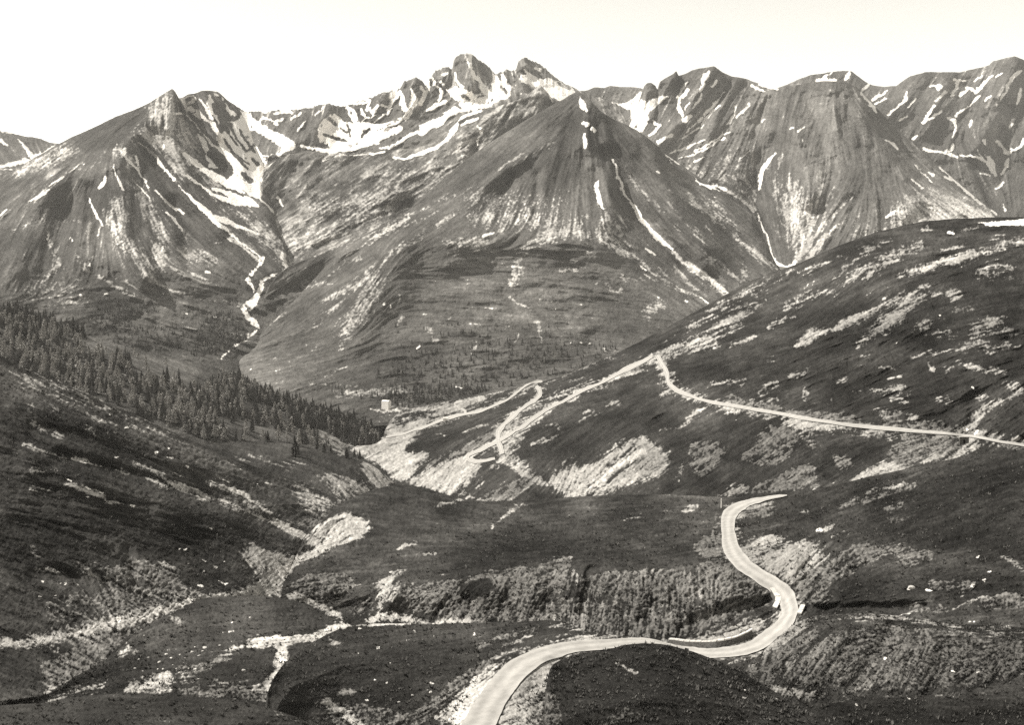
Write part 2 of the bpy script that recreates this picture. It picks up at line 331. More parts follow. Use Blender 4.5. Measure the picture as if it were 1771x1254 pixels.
build_layer('SR', 'right_back_range', 955, 1940,
 ["955,440,4700 1940,440,4700", "955,270,5800 1300,260,5800 1500,260,5700 1700,320,5500 1940,330,5500", "955,190,6300 1080,195,6300 1300,190,6300 1500,190,6300 1700,200,6300 1940,220,6300",
  "955,140,7000 1004,157 1015,156 1028,150 1045,152 1055,148 1070,150 1085,150 1108,152 1130,160 1200,165 1300,165 1345,152 1370,142 1385,135 1400,130 1425,126 1450,122 1472,122 1482,130 1495,140 1510,147 1530,150 1550,148 1558,142 1575,131 1600,124 1640,124 1660,125 1700,115 1713,112 1717,105 1735,101 1755,96 1771,103,7000 1850,120 1940,100,7000"],
 ["1600,130 1550,200","1750,110 1700,220","1680,240 1730,320","1400,135 1380,200","1650,180 1600,250","1780,200 1750,300","1900,120 1850,250","1080,155 1060,200","1130,170 1100,220","1560,150 1530,200"],
 ["n 1 1.5:1012,162 1030,179 1045,177 1065,177 1083,178 1096,169 1107,158 1120,165 1170,165 1170,230 1109,230 1106,212 1083,208 1065,210 1045,200 1020,185","d .3 2:1015,160,6 1050,160,8 1100,160,8",
  "n 1 1:1429,135,3 1413,140,3 1442,139,3","n 1 1:1440,124,1 1425,133,2","n 1 1:1468,126,3 1464,136,3","n 1 1:1490,157,2 1503,143,3","n 1 1:1509,173,3 1520,166,2 1534,156,1.5","n 1 1:1512,180,1.5 1530,170,2",
  "n 1 1:1569,159,2.5 1565,172,3 1555,182,2 1535,199,2","n 1 1:1584,170,2 1569,186,1.5","n 1 1:1567,201,2 1556,208,2","n 1 1:1616,181,2.5 1604,200,2 1595,211,2","n 1 1:1629,190,2 1612,203,3 1596,212,2","n 1 1:1610,148,1.5 1628,148,3 1622,153,3",
  "n 1 1:1637,159,2.5 1619,174,2","n 1 1:1652,138,3 1670,141,2","n 1 1:1655,138,2 1655,152,3 1645,166,2.5","n 1 1:1660,164,2.5 1675,152,3 1687,158,3","n 1 1:1687,158,4 1700,145,3 1716,130,2","n 1 1:1697,131,1.5 1684,141,1.2","n 1 1:1733,127,2 1723,132,1.5","n 1 1:1693,166,2 1675,182,2 1655,196,2.5 1653,200,3",
  "n 1 1:1640,205,2 1652,209,3 1652,222,2 1648,235,1.5","n 1 1:1764,123,3 1752,133,3 1745,145,3 1738,160,2 1724,183,1","n 1 1:1766,154,3 1758,180,2.5","n 1 1:1682,208,2 1678,220,1.5","n 1 1:1712,165,1.5 1704,174,1","n 1 1:1750,213,2.5 1746,220,2","n 1 1:1586,235,2 1578,240,3",
  "n 1 1:1597,257,2 1615,262,2 1632,264,2 1645,258,3 1648,250,3","n 1 1:1632,264,2 1655,272,2.5","n 1 1:1660,268,2 1693,273,2.5 1705,280,3 1716,299,2","n 1 1:1710,272,3 1717,285,3.5 1722,302,2.5","n 1 1:1725,244,2.5 1733,255,2 1742,265,3.5 1755,258,2 1766,252,3 1771,240,3","n 1 1:1742,276,3 1738,290,3 1733,300,2.5","n 1 1:1735,315,2.5 1722,325,2","n 1 1:1700,243,3 1702,249,2","n 1 1:1690,258,1 1700,275,1.5","n 1 1:1735,353,1.2 1738,365,1.2","n 1 1:1695,300,1.5 1712,303,1.5","n 1 1:1820,150,4 1790,190,3 1785,230,2",
  "d .35 8:1680,250,30 1740,300,40 1740,380,40","d .3 4:1580,135,8 1700,125,10 1760,110,8","r 2.80 3:1600,125,40 1540,190,40","r 3.50 4:1755,98,40 1720,200,40 1690,260,30","v 3.50 5:1735,200,40 1728,330,50","r 2.80 4:1640,130,25 1600,220,25","v 3.50 5:1070,165,60 1075,210,60"],
 tone=.10, pale=.3, lica=.006, fba=.008, fbc=20, jag=1.0, rockf=.18)
build_layer('E2', 'right_massif', 1050, 1830,
 ["1050,500,3300 1200,490,3350 1350,500,3300 1600,480,3250 1830,470,3200", "1050,330,4200 1250,345,4200 1310,370,4050 1450,330,3850 1600,350,3800 1830,420,3600",
  "1050,250,5000 1100,240,5000 1200,220,5000 1330,225,4800 1450,215,4450 1550,275,4400 1700,365,4200 1830,440,4100",
  "1050,238,5200 1085,225 1100,190 1108,165 1114,148 1119,143 1126,142 1134,148 1137,156 1141,141 1150,135 1158,131 1165,127 1170,121 1173,131 1185,127 1197,121 1210,118 1235,114,5500 1243,120 1250,125 1265,132 1275,133 1290,136 1310,143 1330,151 1345,153,5300 1360,148 1380,146,5000 1400,142 1420,140 1450,140,4850 1465,142 1480,148 1488,155 1495,165 1510,180 1530,200,4800 1550,221 1570,240 1600,265,4700 1650,310 1700,352,4500 1740,380 1830,450,4300"],
 ["1240,130 1130,260","1230,200 1180,280","1300,160 1220,300","1350,170 1320,290","1440,160 1400,260 1380,440","1440,160 1480,300 1400,440","1490,170 1600,280 1720,370","1500,220 1520,370","1120,150 1110,200","1350,220 1340,300 1360,440","1310,340 1350,460","1240,300 1200,340","1160,140 1130,200","1600,300 1700,360","1260,320 1300,340","1470,330 1400,440"],
 ["n 1 1.3:1080,240 1095,180 1107,172 1120,178 1132,170 1155,169 1137,184 1122,197 1119,213 1111,228","x 1 1:1126,144,10 1118,165,9","x .9 1:1105,175,3 1090,188,2",
  "n 1 1:1130,172,2 1155,166,2 1122,192,2","n 1 1.2:1225,124,3 1222,131,5 1217,141,4 1211,159,1.5","n 1 1:1190,141,1 1178,155,2.5 1174,170,3 1174,183,3 1176,192,4 1181,200,2","n 1 1:1191,155,3 1180,167,2","n 1 1:1213,162,2 1209,173,2 1197,187,1.2","n 1 1:1192,178,1 1185,190,1","n 1 1:1239,141,2.5 1231,149,1.5",
  "n 1 1:1252,160,1.5 1240,176,2.5 1226,190,3 1200,216,1.5 1183,233,1.2","n 1 1:1245,182,1.5 1230,195,2 1210,220,2 1178,240,1.5","n 1 1:1194,200,3 1184,208,4","n 1 1:1131,208,2 1134,215,3 1142,217,2 1122,233,2","n 1 1:1161,233,2.5 1137,246,3","n 1 1:1219,241,1 1190,254,2.2 1157,265,1.5","n 1 1:1252,238,1.5 1224,256,2.2 1200,267,1.5 1175,274,1.2","n 1 1:1220,271,1.2 1202,279,1","n .9 1:1226,198,1 1209,212,1",
  "n 1 1:1271,180,1.8 1269,198,1.8 1258,215,1.5","n 1 1:1297,178,1.5 1285,192,3 1274,203,1.2","n 1 1:1300,148,2 1310,153,2 1323,159,2","n 1 1:1313,146,1.5 1330,151,2.5 1345,153,2","n 1 1:1322,205,1.5 1318,211,1","n .9 1:1261,228,1.2 1232,245,1.2 1200,263,1.2","n 1 1:1236,241,1 1200,262,1.3","n .8 1:1298,260,1 1280,275,1",
  "n 1 1.2:1339,267,2 1328,279,3.5 1319,293,4.5 1315,308,4 1313,327,2","n 1 1:1241,318,1 1236,323,3 1222,320,2.5 1205,311,1.5","n 1 1:1235,321,2.5 1255,328,3","n 1 1:1390,220,2 1381,226,1.5","n .9 1:1372,221,1.5 1368,224,1.5","n 1 1:1389,240,1 1388,243,2",
  "s .9 1.2:1255,328,1.5 1280,345,1.5 1306,362,2","n .9 1:1310,368,1 1316,385,1.5 1321,398,1.5 1328,412,1.5 1331,437,1.2 1338,448,2","s .8 1.5:1306,330,2.5 1303,345,2.5 1303,364,2","n 1 1.2:1340,450,2 1350,458,4 1355,466,6 1370,460,4 1376,452,3",
  "n 1 1:1490,161,2 1503,176,2.5 1516,192,2.5","n 1 1:1532,242,1 1545,248,2 1552,256,2.5","n 1 1:1581,286,1 1600,302,1.3 1613,314,1","n 1 1:1605,296,1 1614,303,2","n 1 1:1577,309,1 1597,325,1","n 1 1:1626,289,1.5 1645,306,2 1660,318,4 1672,330,4 1684,342,1.5","n 1 1:1634,306,2 1650,312,2","n .9 1:1687,345,1 1703,355,1.5","n 1 1:1713,364,2 1724,371,1.5","n 1 1:1632,282,1 1650,292,1.5 1668,299,1","n 1 1:1549,364,2 1543,370,2.5 1534,376,3",
  "s .65 3:1350,270,2 1343,300,3 1341,338,4 1348,370,4 1352,386,2","s .7 3:1368,306,3 1358,340,5 1360,370,6 1362,400,4 1358,418,2","s .75 3:1385,325,4 1376,350,6 1374,375,6 1382,395,5 1390,418,5 1376,448,5","s .6 4:1394,350,9 1400,375,10 1398,403,6","s .7 2:1484,332,1.5 1450,362,2 1426,386,3 1410,405,5 1394,428,6 1374,453,5","s .8 2:1450,388,2 1432,405,4 1419,419,6 1405,440,6 1398,458,5","s .55 1.5:1484,370,1.5 1476,395,1.5 1474,428,1.2","s .5 1.5:1506,383,1.2 1495,405,1.2 1490,422,1","s .35 4:1440,330,4 1420,370,5","s .5 2:1420,300,2 1415,350,3 1412,380,3",
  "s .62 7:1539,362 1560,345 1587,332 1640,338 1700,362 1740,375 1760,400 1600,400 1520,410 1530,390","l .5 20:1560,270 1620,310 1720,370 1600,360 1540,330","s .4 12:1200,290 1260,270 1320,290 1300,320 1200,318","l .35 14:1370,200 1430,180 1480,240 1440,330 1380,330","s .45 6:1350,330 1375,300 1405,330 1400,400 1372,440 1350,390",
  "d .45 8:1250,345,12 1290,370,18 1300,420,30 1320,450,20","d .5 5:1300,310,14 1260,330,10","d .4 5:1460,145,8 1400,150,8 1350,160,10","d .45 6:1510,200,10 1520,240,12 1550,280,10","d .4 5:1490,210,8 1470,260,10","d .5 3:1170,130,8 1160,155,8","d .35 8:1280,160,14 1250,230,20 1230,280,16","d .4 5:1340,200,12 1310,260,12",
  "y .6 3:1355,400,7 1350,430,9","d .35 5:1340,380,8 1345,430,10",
  "r 3.2 9:1440,140,50 1500,220,50 1560,300,50 1570,360,40","r 4.50 4:1345,155,40 1380,240,40 1400,330,40","v 4.5 6:1325,260,35 1312,330,45 1340,440,50","r 4.50 3:1235,116,40 1180,200,35 1130,260,30","v 3.00 3:1180,150,18 1174,200,16","r 2.25 3:1270,140,22 1220,240,24","v 2.25 3:1340,160,20 1300,240,22","v 1.2 6:1470,180,24 1440,300,24 1390,430,20","v 3.00 3:1520,210,20 1600,300,26"],
 tone=.12, pale=.34, lica=.006, fba=.006, fbc=22, jag=.9, dsm=12, rockf=.18, flen=12)
build_layer('HL', 'left_mountain', -190, 545,
 ["-190,670,2150 0,665,2150 250,670,2200 400,680,2250 545,680,2300", "-190,500,2480 0,510,2500 150,505,2600 300,525,2600 430,535,2650 545,500,2850",
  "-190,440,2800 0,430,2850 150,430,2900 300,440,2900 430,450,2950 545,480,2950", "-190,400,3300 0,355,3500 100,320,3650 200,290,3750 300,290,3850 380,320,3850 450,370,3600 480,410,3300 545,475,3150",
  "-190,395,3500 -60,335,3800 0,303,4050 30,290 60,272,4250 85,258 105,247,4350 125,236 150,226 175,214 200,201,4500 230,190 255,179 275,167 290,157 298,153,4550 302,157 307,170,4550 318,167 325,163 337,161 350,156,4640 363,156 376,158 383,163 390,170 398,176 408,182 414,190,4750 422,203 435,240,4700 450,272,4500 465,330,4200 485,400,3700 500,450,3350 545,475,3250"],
 ["-100,370 130,235","150,235 0,375","240,240 330,340 450,440","180,300 150,400 140,470","200,270 220,400 260,490","300,170 290,240","300,240 350,340 430,420","380,200 440,290","50,420 20,500","100,400 60,500","250,500 350,520 430,540","0,540 200,530","230,190 130,260","345,165 420,260","330,260 440,340","60,340 20,420"],
 ["n 1 1:182,305,1.5 180,313,3.5 176,320,4.5 171,325,2","n 1 1:195,285,1.2 199,296,1.5 203,305,1.2 207,316,1.8 213,329,1.2","n 1 1:152,337,1.2 156,350,1.5 162,362,2 168,375,2.5 178,391,1.5",
  "n 1 1:209,260,1.5 215,268,2 224,280,1.5 237,292,2 245,303,1.5 258,323,1.2","n 1 1:233,315,1 247,329,2 260,342,1","n 1 1:217,258,3 215,266,3","n 1 1:234,269,1 238,277,2.5 238,285,2","n 1 1:268,330,1.2 285,347,1.8 300,360,2 318,369,1","n 1 1:283,362,1 300,377,2 312,390,2 316,400,2",
  "n 1 1.2:240,245,1.2 255,258,1.5 262,264,3 270,272,2 278,284,3 285,293,2 301,311,2.5 303,313,1","n 1 1:283,250,2 283,255,2","n 1 1.2:310,320,1 326,337,2 340,351,3.5 358,368,5 372,381,5 385,392,3 398,404,2.5 420,422,2 450,444,1.6","n 1 1:345,362,2 365,372,3 385,380,4 408,390,3 430,398,2 450,406,1.5","s .8 1.5:398,410,2 429,434,3 449,450,3",
  "n 1 1.3:319,267,3 332,276,5 345,287,5 357,297,5 375,306,6 398,317,9 420,325,8","n 1 1.3:345,234,2.5 351,245,4 357,258,5 358,270,4 366,280,4 372,283,3 363,288,2 377,290,1.5","n 1 1:329,307,2 345,320,1.5 370,338,2.5 390,345,4 408,350,5 430,352,5 446,355,2","n 1 1:325,302,2.5 334,312,3 342,318,1.5",
  "n 1 1:367,326,2 385,330,3 400,338,5 425,345,6 440,352,3",
  "n 1 1.5:362,162 368,170 372,185 378,198 388,212 398,210 410,208 418,196 430,210 445,240 460,270 462,300 455,330 448,345 430,338 412,330 398,320 392,308 405,300 400,285 390,270 380,250 372,238 383,232 390,222 376,212 365,195 356,178",
  "n 1 1.2:320,190,3 330,185,4 340,195,5 357,208,4 368,216,4 385,240,3","n 1 1:345,170,1 355,185,2 368,205,2","n 1 1:318,195,2 335,212,1.5 350,232,1.5 365,250,2 385,262,2 405,276,3 425,290,3","n 1 1:312,172,3 325,166,2 335,166,2","n 1 1:325,178,2 338,170,3","n 1 1:304,196,2 315,196,2","n 1 1:370,160,1.5 385,172,2","n 1 1:388,178,2 395,190,3 405,198,3",
  "x 1 1:398,215,3 410,240,2 425,262,1.5","x 1 1:415,225,2 430,250,3 440,262,2","x 1 1:392,250,2 410,272,3 428,292,1.5","x 1 1:420,300,4 432,312,5","x 1 1:404,330,2 420,338,3","x .9 1:430,215,2 445,235,3","x 1 1:368,180,3 374,196,3","x 1 1:345,262,3 352,276,3","x 1 1.2:380,200,4 388,214,6 395,226,5","x 1 1.2:350,210,5 358,220,6","x .9 1:378,172,6 386,182,5","x .9 1:362,266,6 375,272,9 385,285,8 392,305,4","x 1 1:386,240,1.5 402,262,2 430,284,2","x .9 1:405,300,1 425,312,1.5","x .9 1:398,235,1.5 412,252,1.5","x 1 1:437,275,3 446,285,3","x .9 1:425,262,2 440,250,2","x .8 1:372,190,2 384,208,2",
  "n 1 1:85,320,1 110,306,2 100,313,2","n 1 1:52,348,1.5 68,338,2 85,328,1.5","n 1 1:0,372,2 12,363,2","n 1 1:62,345,1 80,333,1",
  "n 1 1:431,328,1 450,345,1.5 470,362,1.5 490,384,1.5","n 1 1:484,338,1.5 490,352,2.5 485,358,2",
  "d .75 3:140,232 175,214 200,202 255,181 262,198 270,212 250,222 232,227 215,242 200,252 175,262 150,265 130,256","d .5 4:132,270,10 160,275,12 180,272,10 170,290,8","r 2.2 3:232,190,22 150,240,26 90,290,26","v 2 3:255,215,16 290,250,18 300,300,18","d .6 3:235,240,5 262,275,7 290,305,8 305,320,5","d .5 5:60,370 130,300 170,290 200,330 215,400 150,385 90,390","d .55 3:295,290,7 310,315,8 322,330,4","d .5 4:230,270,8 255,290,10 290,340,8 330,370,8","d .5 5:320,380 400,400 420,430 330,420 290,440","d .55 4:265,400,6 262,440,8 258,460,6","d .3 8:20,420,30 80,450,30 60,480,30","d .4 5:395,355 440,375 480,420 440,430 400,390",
  "s .55 5:258,182 298,156 308,180 325,215 345,260 322,300 318,330 300,305 275,262 235,240 232,230 268,214","s .4 4:207,262,10 225,275,9 240,295,8","s .45 3:60,275 105,250 135,258 120,270 80,292 40,305 20,300","s .4 4:100,310 180,265 190,268 130,300 60,345 30,360","s .35 5:325,290 345,290 390,320 400,345 430,365 440,400 400,375 345,330",
  "s .6 3:268,200,8 290,180,10","s .5 5:237,320,8 252,345,12 268,375,14 280,405,14 278,440,12 268,470,10 262,488,7","s .5 6:190,375,9 204,414,11 225,430,11 242,447,12 252,470,10","s .45 6:205,350,10 215,375,12",
  "n .75 1.2:449,450,2.5 458,445,2.5","n .75 1.2:458,448,2 444,462,3 432,476,3.5 429,484,4 436,494,3 440,505,2.5","s .5 3:82,405,4 92,434,5 99,460,6 92,470,3","s .6 1.2:95,468,1.5 80,480,1.2 70,490,2 80,495,1.5","s .6 2:135,439,2 138,450,3 145,462,4 155,470,4 166,475,3.5 180,483,3 199,493,4 208,500,4 220,508,1.5 250,513,1.2","s .5 2:168,425,2 165,440,2.5 147,460,2.5","s .6 1.2:270,492,1.5 300,503,1.8 334,513,1.2 380,525,1","s .5 1.2:324,467,1.5 345,478,1.5 362,490,1.2 398,500,1","s .7 1:199,480,1 220,489,1.5 240,500,1","s .5 3:318,405,5 322,425,6 328,455,3","s .45 4:316,440,9 340,442,8 370,452,6","s .4 2:358,417,1.5 385,418,1.5","n 1 1:85,405,1.2 82,414,1.5","n 1 1:123,410,1.5 124,416,1.5","n 1 1:157,455,1.5 155,459,1.5","n 1 1:282,425,1.5 280,432,1.5","n 1 1:270,442,1.5 272,450,1.5","s .3 2:20,400,2 70,380,3 150,385,2",
  "n .75 1.5:489,440,5 492,452,4 497,462,3 491,468,2.5","n .85 1.5:478,474,2.5 462,480,3 453,487,4 451,500,4 446,510,4 438,522,6 428,527,6 420,532,4 424,540,4 431,550,5 440,560,5 448,568,2","n .8 1.2:448,566,1.5 434,580,2 427,587,2 430,578,1.5","n .8 1.2:428,588,1.5 405,598,1.5 395,606,1.5 383,620,2","n .8 1:432,534,4 440,522,4","s .7 5:400,390 460,380 495,430 500,455 488,462 478,440 450,410","s .3 8:0,500 60,488 140,495 160,520 60,520",
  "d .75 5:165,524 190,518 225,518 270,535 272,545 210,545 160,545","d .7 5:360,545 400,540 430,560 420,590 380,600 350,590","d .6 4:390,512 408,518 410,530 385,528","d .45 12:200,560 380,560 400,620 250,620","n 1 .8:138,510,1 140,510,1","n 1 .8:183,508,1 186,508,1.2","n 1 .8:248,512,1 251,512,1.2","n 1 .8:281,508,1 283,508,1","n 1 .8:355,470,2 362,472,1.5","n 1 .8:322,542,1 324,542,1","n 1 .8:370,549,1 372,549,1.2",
  "r 5.80 5:298,155,50 262,205,50 215,255,45 200,300,40 215,400,35 255,480,25","r 4.35 4:185,262,40 100,320,40 0,372,40","v 3.19 4:318,190,30 360,270,50 410,340,50 450,420,50","r 3.62 3:350,157,20 380,230,20","v 3.62 3:240,250,20 290,320,20 340,400,25","r 2.90 3:300,170,25 300,250,35 320,330,30 380,390,25","v 2.90 3:150,330,20 170,400,24","v 3.62 4:130,300,30 100,430,30","v 4.35 4:300,350,20 322,400,20 326,450,20","r 2.90 4:80,330,40 20,470,40","v 2.90 4:480,400,30 495,460,20"],
 tone=.095, pale=.32, lica=.006, fba=.006, fbc=24, jag=.9, dsm=10, rockf=.2, flen=12)
build_layer('DR', 'rocky_shoulder', 435, 1050,
 ["435,500,3000 600,470,3150 800,430,3500 1050,410,3800", "435,410,3550 600,365,3900 800,310,4250 1050,290,4500",
  "435,372,3900 443,315 455,292,4300 475,278 500,266,4600 530,263 560,262,4750 600,265 650,262,4850 680,259 700,257,4850 740,250 755,240 770,232 780,222 790,212,4950 798,200 810,195 830,190 838,187 855,185 880,178 900,170,5000 912,163 920,157 930,150 936,147,5000 945,157 952,166 962,178,5000 985,200 1050,250,5000"],
 ["930,160 800,300 640,400","800,220 650,330","600,270 500,340","850,190 700,290","720,300 560,390","500,280 450,340","680,360 540,430","900,180 860,250"],
 ["n 1 1:714,270,2 732,264,3.5 752,256,3.5 770,243,3 783,228,2.5 793,214,2","n 1 1:680,272,1.5 700,275,2 732,266,1.5","n 1 1.2:742,233,4 752,228,5 764,224,5 780,222,4 788,212,4","n 1 1:726,241,2 745,233,2","n 1 1:828,219,2 832,224,3 832,231,1.5","n 1 1:828,242,2 826,250,2.5 824,254,1","n 1 1:792,204,3 812,196,4 830,190,3","n 1 1:798,214,2 825,203,2 812,212,1.5","n 1 1:523,255,2 553,261,3 600,262,3 640,258,3","n 1 1:560,278,1 585,268,1.5 612,268,1.2 640,266,1.5 665,262,1.5","n 1 1:934,159,1.5 936,160,1.5","n .8 1:945,160,1 955,175,1.5","n .9 1:798,278,1 800,268,1","n 1 1:480,340,2 486,352,2.5 488,356,2","n .9 1:470,232,2 480,232,2",
  "n 1 1.2:440,330,4 448,305,6 456,290,5 470,278,3","x .9 1:765,235,3 775,228,2","s .85 1.2:640,412,2 665,400,4 700,385,4 680,398,3","s .45 4:600,360,12 640,345,14 690,330,12 700,300,10",
  "d .75 3:530,302,5 560,292,6 590,284,7 620,272,7 650,265,6 672,265,6","d .8 2:560,325,4 575,318,9 598,320,8 610,322,4","d .75 3:524,338,5 545,350,12 560,362,10 552,372,6","d .7 2:615,360,4 632,355,5 650,343,5 655,335,3","d .7 3:500,350,5 512,362,8 516,380,6 508,392,5","d .6 4:690,300,8 705,282,12 730,275,12 745,265,8","d .5 4:515,275,5 500,295,6 492,312,4","d .5 3:545,290,5 552,283,5","d .6 3:690,245,4 720,242,5 750,238,5","d .6 3:600,395,4 580,405,6 555,412,5 540,420,4","d .5 4:760,290,5 750,300,6","d .5 3:790,205,5 800,212,5 815,206,4","d .6 3:640,372,4 622,385,4","d .5 4:680,330,6 665,345,6","d .5 3:800,255,6 780,262,5","d .5 4:585,335,5 610,340,5",
  "s .42 8:500,360 560,380 640,400 700,360 790,290 870,230 800,250 700,320 620,330 560,340","s .5 6:450,380 520,400 600,390 560,430 510,450 490,440","s .4 6:640,290 690,300 680,360 640,350","s .35 6:850,195 930,160 900,200 830,260",
  "r 3.00 3:936,148,40 850,200,40 760,270,35 650,340,35","v 2.00 3:560,290,20 640,275,20 720,278,20","r 2.00 3:660,285,24 600,320,24 560,370,24","v 2.50 3:500,300,22 480,370,30 495,440,26","r 1.50 2:690,330,18 620,370,18 540,420,16"],
 tone=.15, pale=.32, lica=.006, fba=.009, fbc=20, jag=1.0, dsm=12, rockf=.5, flen=7, tvar=.6)
